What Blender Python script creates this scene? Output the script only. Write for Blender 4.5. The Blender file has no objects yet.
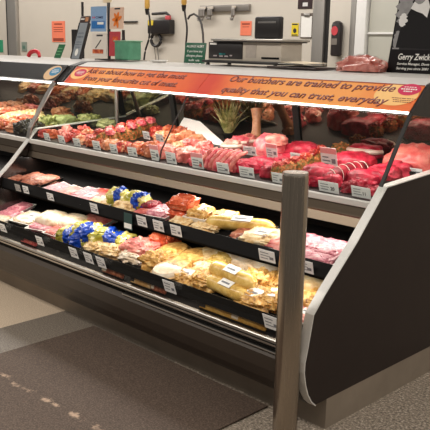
import bpy, bmesh, math, random
from mathutils import Vector, Matrix, Euler, noise
random.seed(7)
SC = bpy.context.scene
COL = SC.collection
PI = math.pi

# ------------------------------------------------------------------ camera
RX = Vector((0.70194965, 0.16939153, -0.69178985))
RY = Vector((0.71196452, -0.14053958, 0.68800811))
RZ = Vector((0.01931889, -0.97547688, -0.21925247))
CAM = Vector((1.63687, -2.27948, 1.5))
FPX = 749.0
cd = bpy.data.cameras.new('camera'); cam = bpy.data.objects.new('camera', cd); COL.objects.link(cam)
cd.sensor_width = 36; cd.sensor_fit = 'HORIZONTAL'; cd.lens = FPX / 430 * 36; cd.clip_start = .05; cd.clip_end = 100
cam.matrix_world = Matrix(((RX.x, -RX.y, -RX.z, CAM.x), (RY.x, -RY.y, -RY.z, CAM.y), (RZ.x, -RZ.y, -RZ.z, CAM.z), (0, 0, 0, 1)))
SC.camera = cam

def ray(px, py):
    c = Vector((px - 215, py - 215, FPX))
    return Vector((RX.dot(c), RY.dot(c), RZ.dot(c)))
def hit(px, py, p0, n):                       # survey: where a sight line meets a plane of the place
    d = ray(px, py); n = Vector(n); t = (Vector(p0) - CAM).dot(n) / d.dot(n)
    return CAM + d * t
def on_y(px, py, y): return hit(px, py, (0, y, 0), (0, 1, 0))
def on_z(px, py, z): return hit(px, py, (0, 0, z), (0, 0, 1))

# ------------------------------------------------------------------ materials
def srgb(c):
    f = lambda v: v / 12.92 if v <= .04045 else ((v + .055) / 1.055) ** 2.4
    return tuple(f(x / 255) for x in c) + (1,)
class NT:
    def __init__(s, name):
        s.m = bpy.data.materials.new(name); s.m.use_nodes = True; s.t = s.m.node_tree; s.t.nodes.clear()
        s.out = s.n('ShaderNodeOutputMaterial')
    def n(s, typ, **kw):
        nd = s.t.nodes.new(typ)
        for k, v in kw.items():
            if k in nd.inputs: nd.inputs[k].default_value = v
            else: setattr(nd, k, v)
        return nd
    def l(s, a, b): s.t.links.new(a, b)
    def bsdf(s, **kw):
        b = s.n('ShaderNodeBsdfPrincipled')
        for k, v in kw.items(): b.inputs[k.replace('_', ' ')].default_value = v
        s.l(b.outputs[0], s.out.inputs[0]); return b
    def noise(s, scale, detail=4, rough=.6, coord='Object', dist=0):
        tc = s.n('ShaderNodeTexCoord'); nz = s.n('ShaderNodeTexNoise')
        nz.inputs['Scale'].default_value = scale; nz.inputs['Detail'].default_value = detail
        nz.inputs['Roughness'].default_value = rough; nz.inputs['Distortion'].default_value = dist
        s.l(tc.outputs[coord], nz.inputs['Vector']); return nz
    def ramp(s, src, stops, const=False):
        r = s.n('ShaderNodeValToRGB'); el = r.color_ramp.elements
        if const: r.color_ramp.interpolation = 'CONSTANT'
        el[0].position, el[0].color = stops[0]; el[1].position, el[1].color = stops[-1]
        for p, c in stops[1:-1]:
            e = el.new(p); e.color = c
        s.l(src, r.inputs[0]); return r
    def bump(s, b, src, strength=.3, dist=.002):
        bp = s.n('ShaderNodeBump'); bp.inputs['Strength'].default_value = strength; bp.inputs['Distance'].default_value = dist
        s.l(src, bp.inputs['Height']); s.l(bp.outputs[0], b.inputs['Normal'])
MATS = {}
def plain(name, rgb, rough=.5, metal=0, var=.12, scale=25, spec=.5):
    if name in MATS: return MATS[name]
    t = NT(name); b = t.bsdf(Roughness=rough, Metallic=metal); b.inputs['Specular IOR Level'].default_value = spec
    c = srgb(rgb); nz = t.noise(scale)
    r = t.ramp(nz.outputs[0], [(.25, tuple(x * (1 - var) for x in c[:3]) + (1,)), (.75, tuple(min(1, x * (1 + var)) for x in c[:3]) + (1,))])
    t.l(r.outputs[0], b.inputs['Base Color']); MATS[name] = t.m; return t.m
def mottled(name, stops, scale, rough=.35, bump=.4, dist=.4, detail=6, spec=.5):
    if name in MATS: return MATS[name]
    t = NT(name); b = t.bsdf(Roughness=rough); b.inputs['Specular IOR Level'].default_value = spec
    oi = t.n('ShaderNodeObjectInfo'); tc = t.n('ShaderNodeTexCoord'); ad = t.n('ShaderNodeVectorMath'); ad.operation = 'ADD'
    sc = t.n('ShaderNodeMath'); sc.operation = 'MULTIPLY'; sc.inputs[1].default_value = 9.0
    t.l(oi.outputs['Random'], sc.inputs[0]); t.l(tc.outputs['Object'], ad.inputs[0]); t.l(sc.outputs[0], ad.inputs[1])
    nz = t.n('ShaderNodeTexNoise'); nz.inputs['Scale'].default_value = scale; nz.inputs['Detail'].default_value = detail
    nz.inputs['Roughness'].default_value = .62; nz.inputs['Distortion'].default_value = dist
    t.l(ad.outputs[0], nz.inputs['Vector'])
    r = t.ramp(nz.outputs[0], [(p, srgb(c)) for p, c in stops]); t.l(r.outputs[0], b.inputs['Base Color'])
    if bump: t.bump(b, nz.outputs[0], bump, .004)
    MATS[name] = t.m; return t.m
def emit(name, rgb, strength):
    t = NT(name); e = t.n('ShaderNodeEmission'); e.inputs[0].default_value = srgb(rgb); e.inputs[1].default_value = strength
    t.l(e.outputs[0], t.out.inputs[0]); return t.m
def clear(name, tint, gloss=.06, rough=.02, k=.5):
    t = NT(name); tr = t.n('ShaderNodeBsdfTransparent'); tr.inputs[0].default_value = tint + (1,)
    gl = t.n('ShaderNodeBsdfGlossy'); gl.inputs['Roughness'].default_value = rough
    lw = t.n('ShaderNodeLayerWeight'); lw.inputs[0].default_value = .5; fr = t.n('ShaderNodeMath'); fr.operation = 'POWER'; fr.inputs[1].default_value = 4
    t.l(lw.outputs['Facing'], fr.inputs[0])
    mu = t.n('ShaderNodeMath'); mu.operation = 'MULTIPLY_ADD'; mu.inputs[1].default_value = k; mu.inputs[2].default_value = .012 + gloss * .3; mu.use_clamp = True
    mx = t.n('ShaderNodeMixShader'); t.l(fr.outputs[0], mu.inputs[0]); t.l(mu.outputs[0], mx.inputs[0])
    t.l(tr.outputs[0], mx.inputs[1]); t.l(gl.outputs[0], mx.inputs[2]); t.l(mx.outputs[0], t.out.inputs[0]); return t.m
def brushed(name, rgb, rough=.3, axis=0, metal=1.0):
    t = NT(name); b = t.bsdf(Roughness=rough, Metallic=metal)
    tc = t.n('ShaderNodeTexCoord'); mp = t.n('ShaderNodeMapping'); s = [140, 140, 140]; s[axis] = 1.5; mp.inputs['Scale'].default_value = s
    nz = t.n('ShaderNodeTexNoise'); nz.inputs['Scale'].default_value = 3; nz.inputs['Detail'].default_value = 5
    t.l(tc.outputs['Object'], mp.inputs[0]); t.l(mp.outputs[0], nz.inputs['Vector'])
    c = srgb(rgb); r = t.ramp(nz.outputs[0], [(.3, tuple(x * .9 for x in c[:3]) + (1,)), (.7, tuple(min(1, x * 1.06) for x in c[:3]) + (1,))])
    t.l(r.outputs[0], b.inputs['Base Color'])
    r2 = t.ramp(nz.outputs[0], [(.3, (rough * .8,) * 3 + (1,)), (.7, (rough * 1.3,) * 3 + (1,))]); t.l(r2.outputs[0], b.inputs['Roughness'])
    MATS[name] = t.m; return t.m

M_black = plain('black_enamel', (30, 26, 25), .35, var=.2)
M_matt = plain('matt_black', (14, 12, 12), .65, var=.2, spec=.15)
M_rail = plain('rail_black', (16, 15, 16), .5, spec=.2)
M_panel = plain('brown_black_laminate', (38, 29, 26), .5, var=.1, scale=6, spec=.25)
M_body = plain('dark_bronze_laminate', (56, 47, 39), .45, var=.12, scale=4)
M_plinth = plain('worn_steel_plinth', (136, 124, 110), .5, .25, .15, 5)
M_chrome = plain('satin_chrome', (188, 184, 178), .34, 1, .03, 3)
M_trim = brushed('satin_trim', (226, 224, 220), .38, 1, .35)
M_steel = plain('stainless_steel', (110, 98, 85), .33, 1, .04, 2)
M_gloss = plain('gloss_black', (26, 20, 18), .16, spec=1.0)
M_white = plain('white_plastic', (236, 234, 230), .4, var=.03)
M_top = plain('pale_grey_top', (192, 188, 183), .35, var=.05)
M_glass = clear('case_glass', (.97, .98, .97), .0, k=.3)
M_acrylic = clear('clear_acrylic', (.80, .77, .73), .02, .05, .3)
M_film = clear('clear_film', (.97, .97, .97), .16, .12)
M_tube = emit('lit_tube', (255, 250, 240), 7.0)
M_paper = plain('white_paper', (240, 238, 232), .6, var=.03)
M_ticket = plain('ticket_card', (232, 231, 230), .5, var=.03)
M_pinkhead = plain('ticket_pink', (226, 150, 150), .5, var=.06)
M_ink = plain('grey_ink', (120, 122, 128), .6)
M_inkd = plain('dark_ink', (40, 40, 46), .6)
M_tray = plain('black_tray', (24, 20, 19), .45, spec=.25)
M_wtray = plain('white_tray', (238, 234, 226), .35, var=.04)

def M_mirror():
    t = NT('dark_rear_glass'); a = t.n('ShaderNodeBsdfPrincipled'); a.inputs['Base Color'].default_value = srgb((26, 20, 15)); a.inputs['Roughness'].default_value = .5; a.inputs['Specular IOR Level'].default_value = .1
    g = t.n('ShaderNodeBsdfGlossy'); g.inputs[0].default_value = (.62, .52, .42, 1); g.inputs['Roughness'].default_value = .05
    mx = t.n('ShaderNodeMixShader'); mx.inputs[0].default_value = .62
    t.l(a.outputs[0], mx.inputs[1]); t.l(g.outputs[0], mx.inputs[2]); t.l(mx.outputs[0], t.out.inputs[0]); return t.m
M_rear = M_mirror()
M_deck = plain('dark_display_tray', (32, 22, 20), .5, spec=.2)

# meats
RED = mottled('fresh_beef', [(.28, (104, 10, 24)), (.45, (154, 22, 42)), (.6, (200, 50, 72)), (.76, (224, 108, 114)), (.84, (240, 190, 180))], 18, rough=.42, spec=.35)
CRIM = mottled('dark_red_beef', [(.28, (92, 8, 24)), (.5, (168, 20, 48)), (.66, (206, 42, 70)), (.8, (230, 130, 130))], 20, rough=.42, spec=.35)
DEEP = mottled('aged_beef', [(.3, (70, 8, 16)), (.5, (130, 16, 34)), (.68, (176, 40, 56)), (.8, (220, 150, 140))], 24, rough=.42, spec=.35)
PINK = mottled('pale_pork', [(.3, (150, 48, 48)), (.46, (206, 104, 96)), (.6, (230, 150, 134)), (.75, (246, 212, 196))], 16)
ROSE = mottled('rose_lamb', [(.3, (170, 40, 56)), (.48, (216, 86, 96)), (.62, (232, 138, 134)), (.75, (246, 206, 192))], 22, rough=.42, spec=.35)
FAT = mottled('cream_fat', [(.3, (228, 176, 158)), (.6, (246, 220, 204)), (.8, (252, 238, 226))], 26, bump=.2)
CHICK = mottled('raw_chicken', [(.3, (136, 56, 34)), (.46, (200, 118, 80)), (.6, (232, 168, 128)), (.75, (247, 216, 186))], 14)
ORANGE = mottled('marinated_chicken', [(.28, (108, 34, 18)), (.48, (182, 76, 42)), (.64, (220, 128, 78)), (.78, (240, 190, 140))], 26)
SPICE = mottled('spiced_red_meat', [(.28, (84, 14, 14)), (.45, (158, 36, 32)), (.6, (204, 78, 58)), (.75, (236, 160, 124))], 34)
HERB = mottled('herb_crust', [(.28, (44, 52, 18)), (.42, (96, 92, 32)), (.53, (160, 84, 40)), (.64, (206, 120, 60)), (.76, (230, 170, 100))], 75, rough=.7, bump=1.0, detail=3)
OLIVE = mottled('black_olives', [(.3, (18, 14, 12)), (.55, (44, 34, 24)), (.7, (96, 88, 40)), (.8, (150, 140, 70))], 40)
MINCE = mottled('brown_mince', [(.3, (110, 52, 38)), (.5, (168, 96, 74)), (.65, (206, 146, 116)), (.8, (236, 200, 172))], 40, bump=.6)
BACON = mottled('bacon', [(.3, (150, 64, 78)), (.46, (196, 110, 124)), (.58, (222, 156, 162)), (.7, (246, 214, 208))], 24, dist=1.6, bump=.3)
CREAM = mottled('cream_poultry', [(.28, (130, 92, 50)), (.42, (214, 172, 112)), (.56, (236, 206, 156)), (.72, (250, 236, 206))], 22)
GOLD = mottled('golden_crumb', [(.28, (112, 68, 28)), (.44, (196, 142, 70)), (.58, (226, 180, 106)), (.76, (248, 224, 170))], 45, bump=.7)
YELL = mottled('yellow_roll', [(.3, (184, 138, 60)), (.5, (222, 182, 98)), (.7, (242, 214, 140))], 18, rough=.25, bump=.15)
WHITE = mottled('white_poultry', [(.3, (176, 136, 96)), (.48, (236, 212, 180)), (.7, (252, 244, 230))], 14, rough=.25)
LEAF = mottled('green_leaf', [(.3, (70, 78, 34)), (.46, (138, 138, 70)), (.6, (206, 198, 138)), (.74, (238, 230, 186))], 30, rough=.5)
PALEG = mottled('pale_green_reflection', [(.3, (120, 124, 70)), (.55, (176, 178, 122)), (.8, (214, 212, 168))], 20, rough=.5)
BONE = mottled('bone', [(.3, (214, 156, 134)), (.6, (238, 196, 172)), (.8, (250, 226, 208))], 30, bump=.2)
TAN = mottled('tan_skin', [(.3, (170, 104, 66)), (.55, (206, 146, 102)), (.8, (230, 184, 140))], 14, bump=.2)
ORPK = mottled('orange_pack', [(.3, (170, 58, 34)), (.5, (222, 98, 62)), (.68, (240, 150, 110)), (.82, (250, 212, 184))], 20, rough=.2)
BLUE = plain('blue_film', (22, 62, 160), .22, var=.35, scale=20)
YFILM = mottled('yellow_film', [(.3, (84, 94, 30)), (.44, (160, 152, 52)), (.56, (214, 198, 104)), (.68, (246, 240, 214))], 14, rough=.2)

# ------------------------------------------------------------------ mesh helpers
def finish(bm, name, mat, parent=None, loc=None, smooth=True, world=False, rot=None):
    bmesh.ops.recalc_face_normals(bm, faces=bm.faces)
    me = bpy.data.meshes.new(name); bm.to_mesh(me); bm.free()
    if smooth:
        for p in me.polygons: p.use_smooth = True
        try: me.set_sharp_from_angle(angle=math.radians(38))
        except Exception: pass
    o = bpy.data.objects.new(name, me); COL.objects.link(o)
    for m in (mat if isinstance(mat, (list, tuple)) else [mat]): me.materials.append(m)
    if parent is not None:
        o.parent = parent
        if world: o.location = -parent.location
    if loc is not None: o.location = loc
    if rot is not None: o.rotation_euler = rot
    return o
def tag(o, label, cat, group=None, kind=None):
    if label: o['label'] = label
    if cat: o['category'] = cat
    if group: o['group'] = group
    if kind: o['kind'] = kind
    return o
def struct(o): o['kind'] = 'structure'; return o
def thing(name, label, cat, loc=(0, 0, 0), rot=(0, 0, 0), group=None):
    o = bpy.data.objects.new(name, None); COL.objects.link(o); o.empty_display_size = .05
    o.location = loc; o.rotation_euler = rot; return tag(o, label, cat, group)
def box(bm, x0, x1, y0, y1, z0, z1, bev=0, seg=2, M=None):
    vs = [bm.verts.new(p) for p in ((x0, y0, z0), (x1, y0, z0), (x1, y1, z0), (x0, y1, z0), (x0, y0, z1), (x1, y0, z1), (x1, y1, z1), (x0, y1, z1))]
    fs = [bm.faces.new([vs[i] for i in f]) for f in ((3, 2, 1, 0), (4, 5, 6, 7), (0, 1, 5, 4), (1, 2, 6, 5), (2, 3, 7, 6), (3, 0, 4, 7))]
    if bev:
        es = list({e for f in fs for e in f.edges})
        r = bmesh.ops.bevel(bm, geom=es, offset=bev, segments=seg, profile=.5, affect='EDGES')
        vs = list({v for v in r['verts']} | {v for v in vs if v.is_valid})
    if M is not None: bmesh.ops.transform(bm, matrix=M, verts=[v for v in vs if v.is_valid])
    return bm
def B(*a, **k): return box(bmesh.new(), *a, **k)
def prism(bm, prof, x0, x1):                 # closed (y,z) outline swept along x
    a = [bm.verts.new((x0, y, z)) for y, z in prof]; b = [bm.verts.new((x1, y, z)) for y, z in prof]
    n = len(prof); bm.faces.new(a); bm.faces.new(b[::-1])
    for i in range(n): bm.faces.new((a[i], a[(i + 1) % n], b[(i + 1) % n], b[i]))
    return bm
def sheet(bm, line, x0, x1, th):             # (y,z) polyline given a thickness
    L = [Vector((0, y, z)) for y, z in line]; off = []
    for i, p in enumerate(L):
        d = (L[min(i + 1, len(L) - 1)] - L[max(i - 1, 0)]).normalized(); off.append(p + Vector((0, -d.z, d.y)) * th)
    return prism(bm, [(p.y, p.z) for p in L] + [(p.y, p.z) for p in off[::-1]], x0, x1)
def tube(bm, pts, r, n=10, cap=True):
    pts = [Vector(p) for p in pts]; rs = r if isinstance(r, (list, tuple)) else [r] * len(pts); rings = []
    up = Vector((0, 0, 1))
    for i, p in enumerate(pts):
        d = (pts[min(i + 1, len(pts) - 1)] - pts[max(i - 1, 0)]).normalized()
        s = d.cross(up if abs(d.z) < .95 else Vector((1, 0, 0))).normalized(); t = s.cross(d)
        rings.append([bm.verts.new(p + (s * math.cos(2 * PI * k / n) + t * math.sin(2 * PI * k / n)) * rs[i]) for k in range(n)])
    for a, b in zip(rings, rings[1:]):
        for k in range(n): bm.faces.new((a[k], a[(k + 1) % n], b[(k + 1) % n], b[k]))
    if cap: bm.faces.new(rings[0][::-1]); bm.faces.new(rings[-1])
    return bm
def lathe(bm, prof, n=32):                   # (r,z) outline
    rings = [[bm.verts.new((max(r, 1e-5) * math.cos(2 * PI * k / n), max(r, 1e-5) * math.sin(2 * PI * k / n), z)) for k in range(n)] for r, z in prof]
    for a, b in zip(rings, rings[1:]):
        for k in range(n): bm.faces.new((a[k], a[(k + 1) % n], b[(k + 1) % n], b[k]))
    bm.faces.new(rings[0][::-1]); bm.faces.new(rings[-1]); return bm
def spow(v, e): return math.copysign(abs(v) ** e, v)
def blob(w, d, h, seed=0, amp=.12, freq=2.2, e=.75, flat=.35, nu=36, nv=20, bm=None, off=(0, 0, 0), bend=0, droop=0, fine=0):
    """rounded organic lump standing on z=0: width w, depth d, height h"""
    bm = bm or bmesh.new(); so = Vector((seed * 3.7, seed * 1.3, seed * 7.1)); grid = []
    rz = h / (1 + flat)
    def pt(th, ph):
        x = spow(math.cos(ph), e) * spow(math.cos(th), e); y = spow(math.cos(ph), e) * spow(math.sin(th), e); z = spow(math.sin(ph), e)
        v = Vector((x, y, z)); k = 1 + amp * (noise.noise(v * freq + so) + .5 * noise.noise(v * freq * 2.3 + so) + fine * noise.noise(v * freq * 4.6 + so))
        v *= k; z = max(v.z, -flat)
        X = v.x * w / 2; Y = v.y * d / 2 + bend * (v.x ** 2 - .4)
        return (X + off[0], Y + off[1], (z + flat) * rz * (1 - droop * v.x * v.x) + off[2])
    bot = bm.verts.new(pt(0, -PI / 2)); top = bm.verts.new(pt(0, PI / 2))
    for j in range(1, nv):
        ph = -PI / 2 + PI * j / nv; grid.append([bm.verts.new(pt(2 * PI * i / nu, ph)) for i in range(nu)])
    for a, b in zip(grid, grid[1:]):
        for i in range(nu): bm.faces.new((a[i], a[(i + 1) % nu], b[(i + 1) % nu], b[i]))
    for i in range(nu):
        bm.faces.new((bot, grid[0][(i + 1) % nu], grid[0][i])); bm.faces.new((top, grid[-1][i], grid[-1][(i + 1) % nu]))
    return bm
def text_bm(body, width=None, height=None, shear=0, ext=.0006, align='LEFT', bold=0):
    cu = bpy.data.curves.new('lettering', 'FONT'); cu.body = body; cu.size = 1; cu.shear = shear; cu.offset = bold
    cu.resolution_u = 3
    o = bpy.data.objects.new('lettering', cu); COL.objects.link(o); bpy.context.view_layer.update()
    me = bpy.data.meshes.new_from_object(o.evaluated_get(bpy.context.evaluated_depsgraph_get()))
    bpy.data.objects.remove(o); bpy.data.curves.remove(cu)
    bm = bmesh.new(); bm.from_mesh(me); bpy.data.meshes.remove(me)
    xs = [v.co.x for v in bm.verts]; x0, x1 = min(xs), max(xs)
    sy = height / .7 if height else width / (x1 - x0); sx = width / (x1 - x0) if width else sy
    for v in bm.verts: v.co = Vector(((v.co.x - x0) * sx, v.co.y * sy, 0))
    r = bmesh.ops.extrude_face_region(bm, geom=bm.faces[:])
    for v in r['geom']:
        if isinstance(v, bmesh.types.BMVert): v.co.z += ext
    if align == 'CENTER':
        w = (x1 - x0) * sx
        for v in bm.verts: v.co.x -= w / 2
    return bm
def xform(bm, M): bmesh.ops.transform(bm, matrix=M, verts=bm.verts[:]); return bm
def merge(*bms):
    out = bms[0]
    for b in bms[1:]:
        me = bpy.data.meshes.new('t'); b.to_mesh(me); b.free(); out.from_mesh(me); bpy.data.meshes.remove(me)
    return out

# ------------------------------------------------------------------ room
def floor_mat():
    t = NT('beige_terrazzo'); b = t.bsdf(Roughness=.42)
    n1 = t.noise(160, 2, .7); n2 = t.noise(1.2, 4)
    r = t.ramp(n1.outputs[0], [(.3, srgb((160, 142, 122))), (.46, srgb((192, 173, 151))), (.6, srgb((205, 188, 166))), (.7, srgb((226, 212, 194)))])
    r2 = t.ramp(n2.outputs[0], [(.3, (.86, .85, .84, 1)), (.7, (1, 1, 1, 1))])
    mx = t.n('ShaderNodeMixRGB'); mx.blend_type = 'MULTIPLY'; mx.inputs[0].default_value = 1
    t.l(r.outputs[0], mx.inputs[1]); t.l(r2.outputs[0], mx.inputs[2]); t.l(mx.outputs[0], b.inputs['Base Color']); return t.m
def speck_mat(name, stops, scale, rough):
    t = NT(name); b = t.bsdf(Roughness=rough); n1 = t.noise(scale, 3, .75)
    r = t.ramp(n1.outputs[0], [(p, srgb(c)) for p, c in stops]); t.l(r.outputs[0], b.inputs['Base Color']); t.bump(b, n1.outputs[0], .25, .001); return t.m
M_floor = floor_mat()
M_fgrey = speck_mat('grey_terrazzo', [(.34, (62, 54, 48)), (.44, (120, 109, 97)), (.56, (150, 138, 124)), (.66, (212, 200, 186))], 85, .5)
M_mat = speck_mat('brown_carpet', [(.3, (58, 46, 38)), (.5, (90, 74, 63)), (.7, (118, 100, 87))], 140, .75)
struct(finish(B(-12, -1.86, -6, 4, -.05, 0), 'floor', M_floor))
M_fdark = speck_mat('dark_grey_terrazzo', [(.3, (64, 57, 50)), (.5, (112, 103, 93)), (.7, (150, 139, 126))], 130, .5)
struct(finish(B(-1.86, -.9, -6, 4, -.05, 0), 'floor', M_fdark))
struct(finish(B(-.9, 5, -6, 4, -.05, 0), 'floor', M_fgrey))
M_wall = plain('cold_room_wall', (205, 197, 184), .5, var=.03, scale=3)
M_wall2 = plain('grey_green_wall', (186, 184, 172), .5, var=.04, scale=3)
M_dk = plain('dark_gasket', (30, 27, 25), .6)
M_frame = brushed('dull_steel', (178, 174, 168), .4, 2, .7)
YW = 3.0
def wx(px, py=30): return on_y(px, py, YW).x
struct(finish(B(-12, 4, YW, YW + .1, 0, 3.4), 'wall_back', M_wall))
def wallstrip(name, p0, p1, mat, depth, z0=0, z1=3.3):
    return struct(finish(B(wx(p0), wx(p1), YW - depth, YW - .001, z0, z1, .003), name, mat))
wallstrip('trim_1', 8.6, 10.6, M_dk, .03)
wallstrip('trim_2', 11, 19.5, M_frame, .05)
wallstrip('trim_3', 315, 326, M_frame, .04)
wallstrip('trim_4', 326.4, 330, M_dk, .02)
d1 = wallstrip('door_1', 331, 352, M_wall, .03, 0, 2.6)
wallstrip('trim_5', 352.5, 357.5, M_frame, .04)
wallstrip('trim_6', 357.6, 359.6, M_dk, .02)
wallstrip('trim_7', 360, 370, M_white, .07)
wallstrip('door_2', 371, 445, M_wall2, .03, 0, 2.6)
hz = on_y(385, 33.5, YW).z
struct(finish(B(wx(371), wx(445), YW - .045, YW - .031, hz - .008, hz + .008, .002), 'trim_8', M_white))

# carpet mat
def scuff_mat():
    t = NT('scuffed_carpet'); b = t.bsdf(Roughness=.75); n1 = t.noise(140, 3, .75)
    r_ = t.ramp(n1.outputs[0], [(.3, srgb((50, 40, 33))), (.5, srgb((82, 67, 57))), (.7, srgb((112, 95, 82)))])
    a, c = on_z(20, 387, 0), on_z(92, 427, 0); d = (c - a).normalized(); nrm = Vector((-d.y, d.x, 0))
    tc = t.n('ShaderNodeTexCoord'); dt = t.n('ShaderNodeVectorMath'); dt.operation = 'DOT_PRODUCT'; dt.inputs[1].default_value = nrm; t.l(tc.outputs['Object'], dt.inputs[0])
    sb = t.n('ShaderNodeMath'); sb.operation = 'SUBTRACT'; sb.inputs[1].default_value = a.dot(nrm); t.l(dt.outputs['Value'], sb.inputs[0])
    ab = t.n('ShaderNodeMath'); ab.operation = 'ABSOLUTE'; t.l(sb.outputs[0], ab.inputs[0])
    n2 = t.noise(14, 4, .7); su = t.n('ShaderNodeMath'); su.operation = 'MULTIPLY_ADD'; su.inputs[1].default_value = -5.5; t.l(ab.outputs[0], su.inputs[0]); t.l(n2.outputs[0], su.inputs[2])
    m = t.ramp(su.outputs[0], [(.46, (0, 0, 0, 1)), (.6, (1, 1, 1, 1))]); mx = t.n('ShaderNodeMixRGB'); t.l(m.outputs[0], mx.inputs[0]); t.l(r_.outputs[0], mx.inputs[1]); mx.inputs[2].default_value = srgb((176, 150, 128))
    t.l(mx.outputs[0], b.inputs['Base Color']); t.bump(b, n1.outputs[0], .25, .001); return t.m
M_mat = scuff_mat()
mat_bm = B(-1.54, -.28, -3.2, -.03, .0005, .009, .003)
tag(finish(mat_bm, 'floor_mat', M_mat), 'dark brown carpet mat on the floor along the front of the meat counter', 'mat')

# bollard
pb = on_z(285, 430, 0)
pb = on_z(284.2, 440, 0)
bo = thing('bollard', 'round brushed steel bollard standing in front of the counter end', 'bollard', (pb.x, pb.y, 0))
HB = 1.055
finish(lathe(bmesh.new(), [(.0485, .012), (.0485, HB - .006), (.046, HB)], 40), 'post', brushed('bollard_steel', (158, 146, 132), .22, 2, 1), bo)
finish(lathe(bmesh.new(), [(.046, HB), (.0475, HB + .001), (.0455, HB + .009), (.02, HB + .0105)], 40), 'cap', brushed('cap_steel', (186, 178, 168), .3, 0), bo)
finish(lathe(bmesh.new(), [(.075, 0), (.075, .008), (.056, .012)], 40), 'base_flange', M_plinth, bo)

# ------------------------------------------------------------------ the meat counter
XL = -2.655                                       # seam with the neighbouring counter
DECK = lambda y: .893 + .09 * (y - .3)
USH = lambda y: .618 + .2 * (y - .07)
LSH = lambda y: .378 + .22 * (y + .13)
GL = [(.285, .893), (.300, .96), (.327, 1.0), (.38, 1.085), (.438, 1.173), (.489, 1.247)]
PANEL = [(1.15, .131), (-.071, .129), (-.1, .155), (-.124, .192), (-.142, .24), (-.153, .29), (-.152, .33), (-.142, .37), (-.128, .44), (-.113, .514), (-.044, .585), (.142, .753), (.333, .953), (1.15, 1.005)]
ct = thing('meat_counter', 'long black refrigerated meat counter with orange header, glass front and two open shelves below', 'counter', (-1.33, .5, 0))
def cpart(name, bm, mat, parent=None, smooth=False):
    if parent is None: return finish(bm, name, mat, ct, world=True, smooth=smooth)
    return finish(bm, name, mat, parent, smooth=smooth)        # parent already carries the offset
XA, XB = XL + .02, -.037
def build_lower(XA, XB, cpart):
    cpart('plinth', B(XA, XB + .037, 0, 1.1, 0, .135), M_plinth)
    cpart('kick_panel', sheet(bmesh.new(), [(0.02, .129), (-.069, .131), (-.098, .157), (-.122, .194), (-.14, .242), (-.149, .3), (-.12, .318)], XA, XB, .01), M_body)
    bp = cpart('bumper', B(XA, XB, -.156, -.11, .346, .377, .006, 3), M_chrome)
    cpart('groove', B(XA, XB, -.159, -.155, .359, .363), M_matt, bp)
    cpart('lower_bumper', B(XA + 1.5, XB, -.152, -.12, .316, .324, .002), M_chrome)
    cpart('bumper_backing', B(XA, XB, -.135, -.09, .318, .347), M_matt)
    tr = cpart('lower_tray', sheet(bmesh.new(), [(-.145, LSH(-.145)), (.47, LSH(.47))], XA, XB, -.012), M_matt)
    cpart('price_rail', sheet(bmesh.new(), [(-.128, .411), (-.112, .459)], XA, XB, .006), M_rail, tr)
    cpart('front_guard', sheet(bmesh.new(), [(-.142, .377), (-.119, .462)], XA, XB, .003), M_acrylic, tr)
    us = cpart('upper_shelf', sheet(bmesh.new(), [(.075, USH(.075)), (.46, USH(.46))], XA, XB, -.012), M_matt)
    cpart('price_rail', sheet(bmesh.new(), [(.058, .606), (.072, .664)], XA, XB, .006), M_rail, us)
    cpart('shelf_lip', B(XA, XB, .07, .1, .59, .606), M_matt, us)
    cpart('rear_lining', B(XA, XB, .485, .5, .38, .86), M_matt)
    cpart('lining_rail', B(XA, XB, .46, .484, .735, .75, .003), M_rail)
def build_upper(XA, XB, cpart):
    dk = cpart('deck', sheet(bmesh.new(), [(.272, DECK(.28)), (1.12, DECK(1.12))], XA, XB, -.02), M_deck)
    cpart('deck_edge', B(XA, XB, .262, .284, .868, .896, .004), plain('pale_grey_edge', (196, 193, 188), .35, var=.03), dk)
    cpart('fascia', sheet(bmesh.new(), [(.272, .866), (.262, .832), (.26, .826), (.262, .82), (.245, .785), (.3, .775)], XA, XB, .008), M_steel)
    cpart('deck_underside', B(XA, XB, .30, 1.12, .85, .862), M_matt)
build_lower(XA, XB, cpart); build_upper(XA, XB, cpart)
# right end panel with its satin edge
def outline_shrink(pr, d):
    c = []
    n = len(pr)
    for i in range(n):
        a, b, e = Vector(pr[i - 1]), Vector(pr[i]), Vector(pr[(i + 1) % n])
        t = ((b - a).normalized() + (e - b).normalized()).normalized(); c.append(tuple(b + Vector((t.y, -t.x)) * d))
    return c
ep = cpart('end_panel', prism(bmesh.new(), outline_shrink(PANEL, .0035), -.036, 0.0005), M_panel)
def edge_strip(pr, x0, x1, th):
    return sheet(bmesh.new(), pr, x0, x1, th)
cpart('edge_trim', edge_strip(PANEL[1:], -.0385, 0.002, .004), M_trim, ep)
# canopy
CAN = [(.497, 1.2555), (.603, 1.356), (.69, 1.383), (1.2, 1.3895), (1.2, 1.30), (.56, 1.262)]
cpart('canopy', prism(bmesh.new(), CAN, XL + .075, -.012), M_top)
ENDC = [(.484, 1.240), (.483, 1.2535), (.598, 1.361), (.69, 1.386), (1.2, 1.393), (1.2, 1.24), (.7, 1.215)]
cpart('canopy_end_cap', prism(bmesh.new(), ENDC, -.0115, .003), M_black)
tb = cpart('light_tube_housing', B(XL + .03, -.012, .499, .53, 1.236, 1.2455), M_dk)
cpart('light_tube', B(XL + .03, -.012, .480, .494, 1.2425, 1.251, .004, 3), M_tube, tb)
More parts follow.
